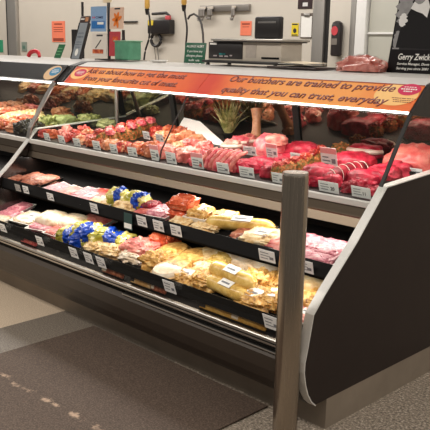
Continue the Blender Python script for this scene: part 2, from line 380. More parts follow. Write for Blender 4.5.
# glass
fg1 = cpart('front_glass', sheet(bmesh.new(), GL, -1.372, -.004, -.006), M_glass)
fg2 = cpart('front_glass', sheet(bmesh.new(), GL, XL + .012, -1.376, -.006), M_glass)
cpart('glass_seal', sheet(bmesh.new(), GL, -1.3755, -1.3725, -.008), M_dk, fg2)
cpart('corner_seal', sheet(bmesh.new(), [(y - .004, z) for y, z in GL[1:]], -.012, .004, .008), M_dk)
sg = [(y, z) for y, z in GL[1:]] + [(1.12, 1.262), (1.12, 1.003)]
cpart('side_glass', prism(bmesh.new(), sg, -.012, -.007), M_glass)
cpart('rear_glass', sheet(bmesh.new(), [(1.06, .95), (1.0, 1.26)], XL + .02, -.03, -.01), M_rear)
cpart('divider_glass', prism(bmesh.new(), sg, XL + .004, XL + .010), clear('divider_glass', (.80, .84, .78), 0, .05, .4))
for i, x in enumerate((-2.1, -1.05)):
    cpart('rear_glass_frame', sheet(bmesh.new(), [(1.054, .95), (.994, 1.26)], x - .02, x + .02, .006), M_dk)
cpart('back_board', B(XL, 0, 1.13, 1.15, .1, 1.3), M_black)
for x in (-.05, XL + .045):
    cpart('canopy_post', tube(bmesh.new(), [(x, .95, .96), (x, .95, 1.29)], .014), M_chrome)

# neighbouring counter to the left
nb = thing('meat_counter', 'neighbouring meat counter at the far left with plain black header and olives inside', 'counter', (-4.0, .5, 0))
def npart(name, bm, mat, parent=None, smooth=False):
    if parent is None: return finish(bm, name, mat, nb, world=True, smooth=smooth)
    return finish(bm, name, mat, parent, smooth=smooth)
XN0, XN1 = -5.4, XL - .022
build_lower(XN0, XN1, npart); build_upper(XN0, XN1, npart)
dp = npart('end_panel', prism(bmesh.new(), outline_shrink(PANEL, .0035), XN1, XN1 + .037), M_gloss)
npart('edge_trim', edge_strip(PANEL[9:], XN1 - .003, XN1 + .04, .005), M_trim, dp)
npart('canopy', prism(bmesh.new(), CAN, XN0, XN1 + .023), M_top)
npart('header_board', sheet(bmesh.new(), [(.487, 1.2545), (.594, 1.356)], XN0, XN1 + .023, .008), M_black)
npart('canopy_end_cap', prism(bmesh.new(), ENDC, XN1 + .024, XN1 + .095), M_black)
tb2 = npart('light_tube_housing', B(XN0, XN1 - .02, .499, .53, 1.236, 1.2455), M_dk)
npart('light_tube', B(XN0, XN1 - .02, .480, .494, 1.2425, 1.251, .004, 3), M_tube, tb2)
npart('front_glass', sheet(bmesh.new(), GL, XN0, XN1, -.006), M_glass)
npart('glass_post', sheet(bmesh.new(), [(y - .004, z) for y, z in GL], XN1 - .01, XN1 + .03, .01), M_chrome)
npart('rear_glass', sheet(bmesh.new(), [(1.06, .95), (1.0, 1.26)], XN0, XN1 - .03, -.01), M_rear)
npart('back_board', B(XN0, XN1, 1.13, 1.15, .1, 1.3), M_black)

# ------------------------------------------------------------------ header signs
SA = math.atan2(1.360 - 1.262, .592 - .487)
SN = Vector((0, -math.sin(SA), math.cos(SA)))
SP0 = Vector((0, .479, 1.2535))
def sign_mat(name, x0, x1, red_right):
    t = NT(name); b = t.bsdf(Roughness=.35); tc = t.n('ShaderNodeTexCoord'); sx = t.n('ShaderNodeSeparateXYZ'); t.l(tc.outputs['Object'], sx.inputs[0])
    nz = t.noise(3, 3); ma = t.n('ShaderNodeMath'); ma.operation = 'MULTIPLY_ADD'; ma.inputs[1].default_value = .35
    t.l(nz.outputs[0], ma.inputs[0]); t.l(sx.outputs[0], ma.inputs[2])
    mr = t.n('ShaderNodeMapRange'); mr.inputs[1].default_value = x0 + .17; mr.inputs[2].default_value = x1 + .17; t.l(ma.outputs[0], mr.inputs[0])
    hot, org, amb = srgb((212, 68, 44)), srgb((234, 118, 60)), srgb((246, 164, 88))
    st = [(0, hot), (.07, org), (.3, amb), (.6, org), (.9, srgb((226, 96, 48))), (1, hot)] if red_right else [(0, hot), (.04, hot), (.14, org), (.4, amb), (.75, amb), (.95, org), (1, org)]
    r = t.n('ShaderNodeValToRGB'); el = r.color_ramp.elements; el[0].position, el[0].color = st[0]; el[1].position, el[1].color = st[-1]
    for p, c in st[1:-1]:
        e = el.new(p); e.color = c
    t.l(mr.outputs[0], r.inputs[0]); t.l(r.outputs[0], b.inputs['Base Color']); return t.m
SR = Matrix.Rotation(SA, 4, 'X')
SW = .154
M_maroon = plain('maroon_lettering', (118, 40, 30), .5)
M_amber = plain('pale_amber_print', (250, 200, 128), .4, var=.04)
M_magenta = plain('magenta_print', (206, 36, 84), .4, var=.05)
M_rim = plain('sign_border', (150, 60, 34), .4)
def ell(rx, ry, z, cx=0, cy=0, n=40, th=.0006):
    bm = bmesh.new(); a = [bm.verts.new((cx + rx * math.cos(2 * PI * k / n), cy + ry * math.sin(2 * PI * k / n), z)) for k in range(n)]
    b = [bm.verts.new((v.co.x, v.co.y, z + th)) for v in a]; bm.faces.new(a[::-1]); bm.faces.new(b)
    for k in range(n): bm.faces.new((a[k], a[(k + 1) % n], b[(k + 1) % n], b[k]))
    return bm
def sign(x0, x1, label, mat):
    s = thing('header_sign', label, 'sign', (x0, SP0.y, SP0.z), (SA, 0, 0))
    finish(B(0, x1 - x0, .002, SW - .002, -.008, 0, .001), 'board', mat, s, smooth=False)
    finish(B(0, x1 - x0, SW - .006, SW - .001, -.001, .0012), 'border_strip', M_rim, s, smooth=False)
    return s
def on_sign(px, py, s):
    p = hit(px, py, SP0, SN) - Vector(s.location); return Vector((p.x, p.dot(Vector((0, math.cos(SA), math.sin(SA)))), 0))
def sign_line(s, body, a, b, h):
    A = on_sign(*a, s); Bv = on_sign(*b, s); bm = text_bm(body, (Bv - A).length, h, .28, bold=.026)
    xform(bm, Matrix.Translation((A.x, (A.y + Bv.y) / 2, .0004))); o = finish(bm, 'lettering', M_maroon, s, smooth=False)
    return o
def dashes(s, cx, cy, rows, mat, z, parent=None):
    bm = bmesh.new()
    for dy, w, h in rows:
        n = max(3, int(w / .011)); x = cx - w / 2
        for k in range(n):
            ww = w / n * random.uniform(.6, .9); box(bm, x, x + ww, cy + dy - h / 2, cy + dy + h / 2, z, z + .0004); x += w / n
    return finish(bm, 'small_print', mat, parent or s, smooth=False)
s2 = sign(-1.308, -.0125, 'right-hand orange header sign saying butchers are trained to provide quality', sign_mat('orange_print_right', 0, 1.29, False))
sign_line(s2, 'Our butchers are trained to provide', (229, 81.3), (394, 92.0), .041)
sign_line(s2, 'quality that you can trust, everyday', (220.5, 92.0), (387, 104.2), .041)
c = on_sign(407, 95.3, s2)
finish(ell(.106, .064, .0003, min(c.x, 1.187), c.y - .001), 'oval_print', M_amber, s2, smooth=False)
c2 = on_sign(410, 89.7, s2)
finish(ell(.054, .034, .0009, c2.x - .002, c2.y - .001), 'round_print', M_magenta, s2, smooth=False)
dashes(s2, c2.x - .002, c2.y - .001, [(.014, .06, .004), (.002, .08, .007), (-.011, .045, .006)], M_paper, .0016)
c3 = on_sign(407, 101.5, s2)
dashes(s2, c3.x - .02, c3.y + .004, [(.011, .12, .004), (0, .1, .004), (-.01, .09, .004)], M_maroon, .001)
s1 = sign(-2.555, -1.311, 'left-hand orange header sign inviting questions about favourite cuts of meat', sign_mat('orange_print_left', 0, 1.27, True))
sign_line(s1, 'Ask us about how to get the most', (86, 73.0), (185, 78.8), .041)
sign_line(s1, 'from your favourite cut of meat.', (82.5, 80.2), (176, 86.6), .041)
c = on_sign(79.5, 73.5, s1)
finish(ell(.085, .05, .0003, c.x, c.y), 'oval_print', M_amber, s1, smooth=False)
finish(ell(.06, .034, .0009, c.x + .006, c.y + .006), 'round_print', M_magenta, s1, smooth=False)
dashes(s1, c.x + .006, c.y + .006, [(.012, .07, .004), (.001, .085, .006), (-.011, .06, .005)], M_paper, .0016)
# round sticker on the neighbouring header
cs = hit(56, 72, (0, .497, 1.262), SN)
stk = thing('sticker', 'oval beige sticker with a blue disc on the plain black header', 'sticker', (cs.x, .497 + .045, 1.262 + .042) , (SA, 0, 0))
stk.location = Vector((min(cs.x - .01, -2.655 - .088), 0, 0)) + Vector((0, .487, 1.2545)) + SN * .0092 + Vector((0, math.cos(SA), math.sin(SA))) * .07
M_beige = plain('beige_print', (222, 184, 140), .4, var=.04); M_blued = plain('blue_print', (44, 128, 170), .4, var=.08)
finish(ell(.086, .066, .0), 'oval_print', M_beige, stk, smooth=False)
finish(ell(.058, .040, .0007, .02, .012), 'round_print', M_blued, stk, smooth=False)
dashes(stk, .02, .012, [(.015, .06, .004), (.002, .08, .007), (-.012, .06, .005)], M_paper, .0014)

# ------------------------------------------------------------------ price tickets
def ticket(name, loc, w, h, tilt, label, group, head=False, num=None, rz=0, th=.0015, bars=3, cat='price ticket', mat=None):
    M = Matrix.Rotation(rz, 4, 'Z') @ Matrix.Rotation(-tilt, 4, 'X')
    o = finish(B(-w / 2, w / 2, 0, th, 0, h), name, mat or M_ticket, smooth=False)
    o.location = loc; o.rotation_euler = M.to_euler(); tag(o, label, cat, group)
    bm = bmesh.new(); top = h * (.62 if head else .86); n = bars
    for k in range(n):
        z = top - (k + .5) * top / (n + .6); ww = w * random.uniform(.35, .6)
        box(bm, -w * .4, -w * .4 + ww, -.0006, .0001, z - h * .03, z + h * .03)
    finish(bm, 'printed_lines', M_ink, o, smooth=False)
    if num:
        b = text_bm(num, None, h * .32, 0, .0005, bold=.02); xform(b, Matrix.Translation((w * .1, -.0002, h * .25)) @ Matrix.Rotation(PI / 2, 4, 'X')); finish(b, 'printed_number', M_inkd, o, smooth=False)
    else:
        finish(B(w * .16, w * .40, -.0006, .0001, h * .25, h * .48), 'printed_number', M_ink, o, smooth=False)
    if head: finish(B(-w / 2, w / 2, -.0007, .0002, h * .72, h * .995), 'header_band', M_pinkhead, o, smooth=False)
    return o
def front_ticket(px, py, wpx, hpx, label, head=False, num=None, y=.312, group='price tickets along the front of the meat display'):
    p = on_y(px, py, y); k = ray(px, py).length and (p - CAM).dot(ray(215, 215).normalized()) / FPX
    w = wpx * k * 1.32; h = hpx * k * 1.08
    z = p.z - h / 2
    return ticket('price_ticket', (p.x, y, max(z, DECK(y) + .001)), w, h, -.25, label, group, head, num, rz=random.uniform(-.06, .06))
FT = [(47.5, 136.6, 8.5, 7, 'white price ticket at the front edge nearest the left glass post', 0, None),
 (62.2, 139.8, 9, 7.5, 'white price ticket second from the left glass post at the front edge', 0, None),
 (77.5, 143, 9, 7.5, 'white price ticket in front of the small spiced pieces, third from the left glass post', 0, None),
 (97.2, 146, 9, 8.5, 'white price ticket just left of the first plump chicken fillet', 0, None),
 (114.4, 149, 9, 8.5, 'white price ticket between the cream and the orange chicken fillets', 0, None),
 (133, 151.6, 10, 8.5, 'white price ticket in front of the herb-coated loaf row', 0, None),
 (156, 153, 10, 15, 'tall price ticket with pink header left of the glass joint', 1, None),
 (172, 158.8, 12, 11, 'white price ticket just right of the glass joint', 0, None),
 (198.4, 160.3, 12, 15, 'tall price ticket with pink header beside the lamb rib rack', 1, None),
 (223.6, 169.2, 12.5, 10, 'white price ticket in front of the lamb rib rack', 0, None),
 (247.4, 172, 14.5, 10, 'white price ticket in front of the dark crimson steaks', 0, None),
 (278.5, 178, 12, 10, 'white price ticket half hidden by the bollard top', 0, None),
 (329.3, 187, 19, 10.5, 'white price ticket reading 20 at the front edge', 0, '20'),
 (361.8, 192, 18, 10.5, 'white price ticket reading 11 nearest the end panel', 0, '11')]
for px, py, w, h, lb, hd, nm in FT: front_ticket(px, py, w, h, lb, bool(hd), nm)
BT = [(147, 135.2, 8, 7.5, 'small white ticket stuck among the spiced pieces at the back, left one', 0, .62), (160.3, 137.8, 9, 7.5, 'small white ticket at the back beside the orange chicken pieces', 0, .60),
 (250.4, 150.6, 12.5, 8.5, 'cream ticket standing behind the dark crimson steaks', 0, .60), (272.8, 150.5, 11.5, 14, 'tall ticket with pink header in front of the round pink roast', 1, .60),
 (298.8, 157.3, 14.5, 8, 'white ticket standing in front of the rump of beef', 0, .62), (330.4, 157.5, 15, 20, 'large ticket with pink header between herb parcels and topside', 1, .56)]
for px, py, w, h, lb, hd, y in BT: front_ticket(px, py, w, h, lb, bool(hd), None, y, 'price tickets further back in the display')
tk = front_ticket(412.5, 170.6, 17, 5.5, 'white ticket in a black holder on the beef joint by the side glass', False, None, .72, 'price tickets further back in the display')
finish(B(-.055, .02, -.008, -.001, -.012, .012, .002), 'holder', M_matt, tk)

def rail_label(px, py, w, h, label, upper, mat=None):
    y = .058 if upper else -.13
    p = on_y(px, py, y - .006); zb = .609 if upper else .409
    yb = .056 if upper else -.132
    return ticket('shelf_label', (p.x, yb - .0045, zb), w, h, -.24 if upper else -.33, label, 'price labels on the upper shelf rail' if upper else 'price labels on the lower shelf rail', num=None, mat=mat, cat='price label')
M_gtick = plain('grey_ticket_card', (170, 165, 160), .5)
UL = [(18.4, 184.3, .06, .045, 'greyish price label leftmost on the upper shelf rail'), (26.5, 186.5, .062, .048, 'white price label touching the greyish one on the upper rail'),
 (51, 193, .066, .045, 'white price label third from the left on the upper rail, under the pink packs'), (95, 205, .066, .055, 'white price label on the upper rail left of the hanging green tag'),
 (142.7, 217.6, .075, .056, 'white price label on the upper rail just right of the hanging green tag'), (159.4, 222, .075, .056, 'white price label on the upper rail, middle of three close together'),
 (177, 226.8, .075, .056, 'white price label on the upper rail under the orange packs'), (268, 251.8, .09, .054, 'white price label on the upper rail just left of the bollard'),
 (305.5, 262.2, .09, .054, 'white price label on the upper rail just right of the bollard')]
for i, (px, py, w, h, lb) in enumerate(UL): rail_label(px, py, w, h, lb, True, M_gtick if i == 0 else None)
LL = [(3.8, 224, .072, .055, 'white price label leftmost on the lower shelf rail'), (41, 236.8, .066, .056, 'white price label on the lower rail left of the blue bags'), (75, 248.4, .068, .06, 'white price label on the lower rail under the blue bags, left of three'),
 (90, 253.4, .068, .06, 'white price label on the lower rail under the blue bags, middle of three'), (102.5, 258.6, .068, .06, 'white price label on the lower rail under the blue bags, right of three'), (171, 283.6, .078, .062, 'white price label on the lower rail under the round pale packs'),
 (273, 319, .078, .066, 'white price label on the lower rail just left of the bollard')]
for px, py, w, h, lb in LL: rail_label(px, py, w, h, lb, False)
# hanging green tag
p = on_y(127.5, 215.5, .04)
ht = finish(B(-.033, .033, 0, .002, -.04, .045), 'shelf_tag', plain('dark_green_card', (20, 62, 62), .4), smooth=False); ht.location = (p.x, .042, .614)
tag(ht, 'dark green tag with white lower half hanging from the upper shelf rail', 'tag')
finish(B(-.03, .03, -.0008, 0, -.034, -.008), 'white_print', M_paper, ht, smooth=False)

# ------------------------------------------------------------------ meats on the deck
SL = math.atan(.09)
def place(px, py, h, surf, slope):
    d = ray(px, py); z0 = surf(0) + h / 2
    n = Vector((0, -math.tan(slope), 1)); p = hit(px, py, (0, 0, z0), n); p.z = surf(p.y); return p
def orient(slope, rz, lean=0): return (Matrix.Rotation(slope, 4, 'X') @ Matrix.Rotation(rz, 4, 'Z') @ Matrix.Rotation(lean, 4, 'Y')).to_euler()
def meat(name, label, cat, px, py, w, d, h, mat, rz=0, seed=None, amp=.14, freq=2.2, e=.75, flat=.3, group=None, lift=0, bend=0, surf=DECK, slope=SL, lean=0, droop=0):
    seed = seed if seed is not None else random.randint(0, 900)
    p = place(px, py - 0, h + 2 * lift, surf, slope)
    w *= .93; d *= .92; h *= .97; p.x = min(p.x, -.03 - w * .53)
    p.y = max(p.y, .345 + (d if d < .2 else .26) * .5); p.z = DECK(p.y)
    o = finish(blob(w, d, h, seed, amp, freq, e, flat, 44, 26, bend=bend, droop=droop, fine=.4), name, mat); o.location = p + Vector((0, 0, lift + .002)); o.rotation_euler = orient(slope, rz, lean)
    return tag(o, label, cat, group)
def fat_cap(o, w, d, h, side=-1, mat=FAT, t=.16):
    """a rind of fat along one long side of a joint"""
    bm = bmesh.new(); pts = []
    for k in range(13):
        a = PI * (k + .5) / 13.0; pts.append((math.cos(a) * w * .47, side * math.sin(a) * d * .46, h * .52))
    tube(bm, pts, [h * t * (1.0 + .5 * math.sin(PI * k / 12)) for k in range(13)], 8); return finish(bm, 'fat_rim', mat, o)
def strings(o, w, d, h, n, along='x', bulge=1.015):
    bm = bmesh.new()
    for k in range(n):
        t = (k + .5) / n * 1.5 - .75; s = math.sqrt(max(.1, 1 - abs(t) ** 2.6)); pts = []
        for j in range(21):
            a = 2 * PI * j / 20
            if along == 'x': pts.append((t * w / 2, math.cos(a) * d / 2 * s * bulge, max(.001, h * .42 + math.sin(a) * h * .58 * s * bulge)))
            else: pts.append((math.cos(a) * w / 2 * s * bulge, t * d / 2, max(.001, h * .42 + math.sin(a) * h * .58 * s * bulge)))
        tube(bm, pts, .0013, 5, False)
    return finish(bm, 'string', plain('butcher_string', (240, 232, 220), .7), o)
G_b = 'cuts of beef at the right of the meat display'
o = meat('beef_joint', 'largest pale red beef joint seen through the side glass', 'meat', 424, 160, .30, .22, .13, mottled('pale_beef', [(.3, (176, 46, 52)), (.5, (214, 88, 84)), (.7, (230, 134, 118)), (.82, (244, 190, 172))], 9), .1)
o = meat('beef_joint', 'dark red beef joint behind the black ticket holder', 'meat', 404, 167, .19, .15, .075, RED, .2)
o = meat('rolled_roast', 'long rolled pink roast with white fat rim at the back right', 'meat', 366, 150.5, .22, .11, .065, RED, .05, 3); fat_cap(o, .22, .11, .065)
o = meat('topside', 'big smooth red topside of beef beside the large pink-headed ticket', 'meat', 355, 160.5, .24, .17, .085, RED, 0, 11, .1); 
o = meat('tied_roast', 'long tied roast with white strings lying diagonally near the front', 'meat', 347, 172, .085, .34, .075, DEEP, -.12, 5, .06); strings(o, .085, .34, .075, 6, 'y')
o = meat('beef_slab', 'bright red slab of beef left of the tied roast', 'meat', 320, 173, .17, .17, .085, RED, .1, 21, .12)
o = meat('beef_steak', 'broad dark red steak right of the tied roast', 'meat', 364, 176, .20, .13, .06, CRIM, .1, 31); fat_cap(o, .2, .13, .06, 1, FAT, .08)
o = meat('beef_steak', 'red steak between tied roast and side glass corner', 'meat', 385, 171, .18, .15, .06, RED, .3, 33)
o = meat('beef_chunk', 'small dark red chunk between the two tickets reading 20 and 11', 'meat', 346, 188.5, .09, .07, .045, DEEP, .4, 41, .25)
o = meat('beef_chunk', 'small red chunk just right of the ticket reading 11', 'meat', 375.5, 191, .09, .07, .04, RED, .1, 43, .25)
o = meat('beef_chunk', 'small crimson chunk wedged against the tied roast near the end panel', 'meat', 360, 184.5, .10, .08, .05, CRIM, .5, 45, .25)
o = meat('beef_chunk', 'small red chunk just left of the ticket reading 20', 'meat', 312, 181.5, .10, .08, .05, CRIM, .2, 47, .2)
o = meat('beef_chunk', 'small bright red chunk under the front end of the tied roast', 'meat', 331, 180, .11, .08, .055, RED, .2, 48, .2)
o = meat('rump', 'bright red rump of beef behind the small white ticket, centre right', 'meat', 302, 150, .25, .14, .085, RED, .08, 51, .12)
o = meat('beef_steak', 'flat red steak between round pink roast and herb parcels', 'meat', 284, 158.5, .14, .12, .05, RED, .1, 53)
o = meat('round_roast', 'round pale pink roast with creamy fat cap behind its tall ticket', 'meat', 271, 145, .20, .17, .125, ROSE, .2, 55, .08, e=.9); o2 = finish(blob(.12, .10, .05, 7, .15), 'fat_cap', PINK, o, loc=(.045, -.015, .075))
o = meat('beef_steak', 'dark crimson steak at the right end of its row of three', 'meat', 264, 163, .19, .12, .055, CRIM, -.1, 61); 
o = meat('beef_steak', 'dark crimson steak in the middle of its row of three', 'meat', 249, 165, .19, .12, .055, CRIM, .0, 62)
o = meat('beef_steak', 'dark crimson steak at the left end, below the rib rack', 'meat', 230, 168.5, .20, .10, .05, CRIM, .05, 63)
# herb-crusted parcels in a diagonal row
hp = [(258, 178.5), (268, 175.5), (278, 172.5), (288, 169), (298, 165.5), (307, 161.5), (315, 158), (322, 154)]
nm = ['nearest the front edge', 'second from the front', 'third from the front, behind the half-hidden ticket', 'fourth from the front, above the bollard', 'fifth from the front', 'sixth from the front, beside the red slab', 'seventh from the front', 'last of its row beside the large pink-headed ticket']
for i, (a, b) in enumerate(hp):
    o = meat('herb_parcel', 'herb-crusted meat parcel in the diagonal row, ' + nm[i], 'meat', a, b, .085, .08, .065, HERB, .3 * i, 70 + i, .2, 3.0, group='herb-crusted parcels in a diagonal row')
    finish(blob(.05, .045, .03, 170 + i, .3), 'meat_topping', SPICE, o, loc=(-.01, 0, .048))
o = meat('beef_chunk', 'small spiced beef piece right behind the large pink-headed ticket', 'meat', 342, 149, .12, .08, .06, HERB, .3, 85, .3, 3.5)
o = meat('beef_chunk', 'round red piece at the front edge end of the herb parcel row', 'meat', 262, 173, .08, .07, .055, RED, .3, 86, .15)
# rib rack
p = place(224, 160.5, .09, DECK, SL)
rk = thing('lamb_rack', 'rack of lamb ribs with pale bones standing in slices', 'meat', p, orient(SL, .05))
finish(blob(.24, .11, .065, 91, .1), 'meat_base', ROSE, rk)
for k in range(7):
    x = -.1 + k * .033
    finish(tube(bmesh.new(), [(x - .008, -.052, .012), (x, -.042, .05), (x + .012, 0.0, .085), (x + .02, .045, .092)], [.012, .0135, .011, .008], 10), 'rib_bone', (PINK, ROSE)[k % 2], rk)
for i, (a, b, m) in enumerate([(240, 142, ROSE), (249, 140.5, PINK), (232, 146, PINK)]):
    o = meat('pork_chop', 'pink chop on the back row ' + ['left of the tan shank', 'touching the tan shank', 'behind the lamb rib rack'][i], 'meat', a, b, .12, .09, .075, m, .3 * i, 95 + i, .2); fat_cap(o, .12, .09, .075, -1, FAT, .1)
# shank standing upright
p = place(254.5, 146, .0, DECK, SL)
sh = thing('meat_shank', 'tan shank bone standing upright right of the leafy garnish', 'meat', p)
finish(tube(bmesh.new(), [(.0, 0, 0), (.004, 0, .03), (.002, .01, .09), (-.008, .02, .15), (-.02, .03, .21)], [.032, .038, .026, .024, .034], 16), 'shank', TAN, sh)
finish(blob(.09, .08, .05, 99, .25), 'base_meat', TAN, sh, loc=(0.01, 0, 0))
# leafy garnish
p = place(228, 141, .0, DECK, SL)
gp = thing('leafy_garnish', 'spiky green leafy garnish standing behind the lamb rib rack', 'plant', p)
finish(lathe(bmesh.new(), [(.024, 0), (.03, .03), (.032, .04), (.026, .042)], 20), 'pot', M_matt, gp)
bm = bmesh.new()
for k in range(54):
    a = random.uniform(0, 2 * PI); tl = random.uniform(.02, .13) ; H = random.uniform(.1, .2) * (1.12 - tl * 2.3); w = random.uniform(.008, .015)
    b0 = Vector((math.cos(a) * .02, math.sin(a) * .02, .05)); t0 = Vector((math.cos(a) * tl, math.sin(a) * tl, .055 + H)); s = Vector((-math.sin(a), math.cos(a), 0)) * w
    m0 = (b0 + t0) / 2 + Vector((math.cos(a), math.sin(a), 0)) * -.006 + Vector((0, 0, .015)); v = [bm.verts.new(q) for q in (b0 - s * .5, b0 + s * .5, m0 + s, m0 - s, t0)]
    bm.faces.new((v[0], v[1], v[2], v[3])); bm.faces.new((v[3], v[2], v[4]))
lf = finish(bm, 'leaves', LEAF, gp, smooth=False); md = lf.modifiers.new('thickness', 'SOLIDIFY'); md.thickness = .0015
# white board behind the chicken
bm = bmesh.new(); yb = .86
BN = Vector((0, -.78, .62)); poly = [hit(a, b, (0, .82, .955), BN) for a, b in ((176, 131), (184, 117.5), (200, 121.5), (223, 142), (221, 150), (178, 141))]
c0 = sum(poly, Vector()) / 6; f = [bm.verts.new(q - c0) for q in poly]; g = [bm.verts.new(v.co - BN * .005) for v in f]
bm.faces.new(f); bm.faces.new(g[::-1])
for k in range(6): bm.faces.new((f[k], f[(k + 1) % 6], g[(k + 1) % 6], g[k]))
wb = finish(bm, 'white_board', M_white, smooth=False); wb.location = c0; tag(wb, 'white plastic board with slanting top propped behind the chicken pieces', 'board')
# chicken, sausages and pork, centre
for i, (a, b, w, d, h, m, lb) in enumerate([
 (163, 137, .13, .10, .07, CHICK, 'raw chicken piece above the glass joint, leftmost of the pale heap'), (175, 140, .12, .10, .07, CHICK, 'raw chicken piece just left of the white board foot'), (187, 136.5, .13, .09, .07, CHICK, 'raw chicken piece right below the white board'),
 (191, 145, .13, .11, .07, PINK, 'pale pink chicken piece above the tall pink-headed ticket'), (179, 147, .12, .10, .06, CHICK, 'pale chicken piece in the middle of the heap'), (205, 148, .11, .11, .075, PINK, 'pale pink chicken piece left of the lamb rib rack'),
 (183, 132, .13, .09, .07, ORANGE, 'orange marinated chicken piece at the back against the white board'), (170, 131, .12, .09, .065, ORANGE, 'orange marinated chicken piece behind the pale heap'), (197, 140, .12, .08, .06, CHICK, 'pale chicken piece touching the white board edge'), (158, 131, .12, .09, .06, SPICE, 'spiced red piece left of the orange marinated chicken')]):
    meat('chicken_piece', lb, 'meat', a, b, w, d, h, m, .5 * i, 110 + i, .22, 2.6, group='chicken pieces heaped at the centre')
for i, (a, b, w, d, h, m, lb) in enumerate([
 (149, 149.5, .16, .12, .08, ORANGE, 'round orange chicken breast left of the tall pink-headed ticket'), (146, 157, .10, .08, .05, PINK, 'small pink piece at the front edge below the orange breast'),
 (165, 151, .15, .11, .07, PINK, 'pink pork piece just right of the tall pink-headed ticket'), (183, 155, .16, .14, .075, PINK, 'broad pink pork piece between the glass joint ticket and next ticket'), (183, 164, .11, .08, .04, ROSE, 'flat rose pork slice at the front edge'),
 (210, 166.5, .11, .10, .06, CRIM, 'dark red piece at the left foot of the rib rack'), (163, 160, .10, .07, .045, RED, 'small red piece behind the glass joint ticket'), (206, 157, .10, .08, .07, ROSE, 'rose piece just right of the second tall pink-headed ticket')]):
    meat('pork_piece', lb, 'meat', a, b, w, d, h, m, .4 * i, 130 + i, .18, group='pork and chicken along the front edge')
# long herb-coated loaves
for i, (a, b) in enumerate([(107, 138.5), (118, 135.5), (129, 132), (139, 129), (148, 126.5)]):
    o = meat('herb_loaf', 'herb-coated meat loaf with red topping in the left row, ' + ['nearest the front', 'second from the front', 'third and middle one', 'fourth from the front', 'furthest back'][i], 'meat', a, b, .13, .14, .085, HERB, .2, 150 + i, .18, group='herb-coated loaves in a row')
    for q in range(3): finish(blob(.06, .05, .03, 190 + i * 3 + q, .3), 'meat_topping', (SPICE, PINK, ROSE)[q], o, loc=(-.04 + q * .04, (-.02, .03, -.01)[q], .07))
for i, (a, b, m, lb) in enumerate([(106, 149.5, CHICK, 'plump cream chicken fillet fourth from the left at the front'), (122, 151.5, ORANGE, 'orange chicken fillet at the front, left of the herb-coated row ticket'), (143, 154, CHICK, 'cream chicken fillet at the front below the round orange breast'), (124, 146.5, SPICE, 'spiced red fillet behind the orange chicken fillet'),
   (138, 147, ORANGE, 'orange fillet at the foot of the herb-coated row'), (112, 144, CHICK, 'cream fillet wedged behind the small ticket')]):
    meat('chicken_fillet', lb, 'meat', a, b, .12, .08, .055, m, .3 * i, 200 + i, .2, group='chicken fillets at the front left')
sp = [(42, 132.5), (53, 134), (58, 138.5), (68, 137), (71, 141.5), (80, 138), (86, 143.5), (90, 139), (97, 140.5), (92, 147.5), (38, 134.5), (82, 147), (64, 133), (76, 134), (88, 134), (100, 134), (50, 130), (67, 129), (84, 129.5)]
for i, (a, b) in enumerate(sp):
    meat('spiced_cube', 'spiced meat piece in the small red and orange heap left of the herb-coated loaves', 'meat', a, b, .10, .075, .05, (SPICE, ORANGE, PINK, SPICE, CHICK)[i % 5], .7 * i, 220 + i, .3, group='spiced meat pieces heaped at the left')
for i in range(14):
    x = -3.5 - .19 * (i // 2); y = .45 + .22 * (i % 2)
    o = finish(blob(.2, .11, .06, 300 + i, .25, 2.6, .75, .3, 32, 18), 'chicken_skewer', (CHICK, CREAM, PINK, ORANGE)[i % 4]); o.location = (x, y, DECK(y) + .002); o.rotation_euler = orient(SL, .3 * i)
    tag(o, 'pale chicken piece on the neighbouring counter behind the olives', 'meat', 'chicken pieces on the neighbouring counter')
# solid greens and tans shaped in place of a reflection, back left
o = meat('reflection_block', 'pale green block shaped after a reflection at the back left of the main display', 'reflection', 64, 120.5, .20, .14, .075, PALEG, .1, 240, .12, e=.5, lift=0)
o = meat('garnish', 'cream and tan heap shaped after a reflection, behind the pale green block', 'garnish', 62, 112, .19, .12, .07, CHICK, .2, 241, .3, 3)
o = meat('garnish', 'olive green heap shaped after a reflection, left of the pale green block, next to the glass post', 'garnish', 48, 122, .12, .14, .09, LEAF, .2, 242, .25, 3)
o = meat('garnish', 'dark olive green heap shaped after a reflection, right of the pale green block', 'garnish', 90, 119, .22, .12, .07, LEAF, .2, 243, .25, 3)
o = meat('garnish', 'pale green strip shaped after a reflection, left of the back row end of herb-coated loaves', 'garnish', 106, 123, .16, .1, .05, PALEG, .2, 244, .25, 3)
# neighbouring counter contents
i = 0
for a, b, m in [(3, 112, CHICK), (12, 110.5, CHICK), (21, 109, CHICK), (30, 108, PINK), (6, 119, CREAM), (15, 117, CREAM), (24, 115, CREAM), (33, 113.5, CREAM), (1, 124, ORANGE), (10, 123, CHICK), (19, 120.5, ORANGE), (28, 119, ORANGE), (36, 117.5, CREAM), (2, 106, CHICK), (14, 104.5, TAN), (3, 130, CHICK)]:
    meat('chicken_skewer', 'pale chicken piece on the neighbouring counter behind the olives', 'meat', a, b, .22, .09, .06, m, .15, 260 + i, .25, 2.6, group='chicken pieces on the neighbouring counter'); i += 1
for a, b in [(9, 130), (15, 129), (21, 127.5), (27, 126), (12, 133), (19, 131.5), (25, 130), (31, 125), (32, 129)]:
    meat('olive_portion', 'heap of dark olives at the front of the neighbouring counter', 'olives', a, b, .15, .12, .075, OLIVE, .4 * i, 280 + i, .3, 4, group='olive portions on the neighbouring counter'); i += 1

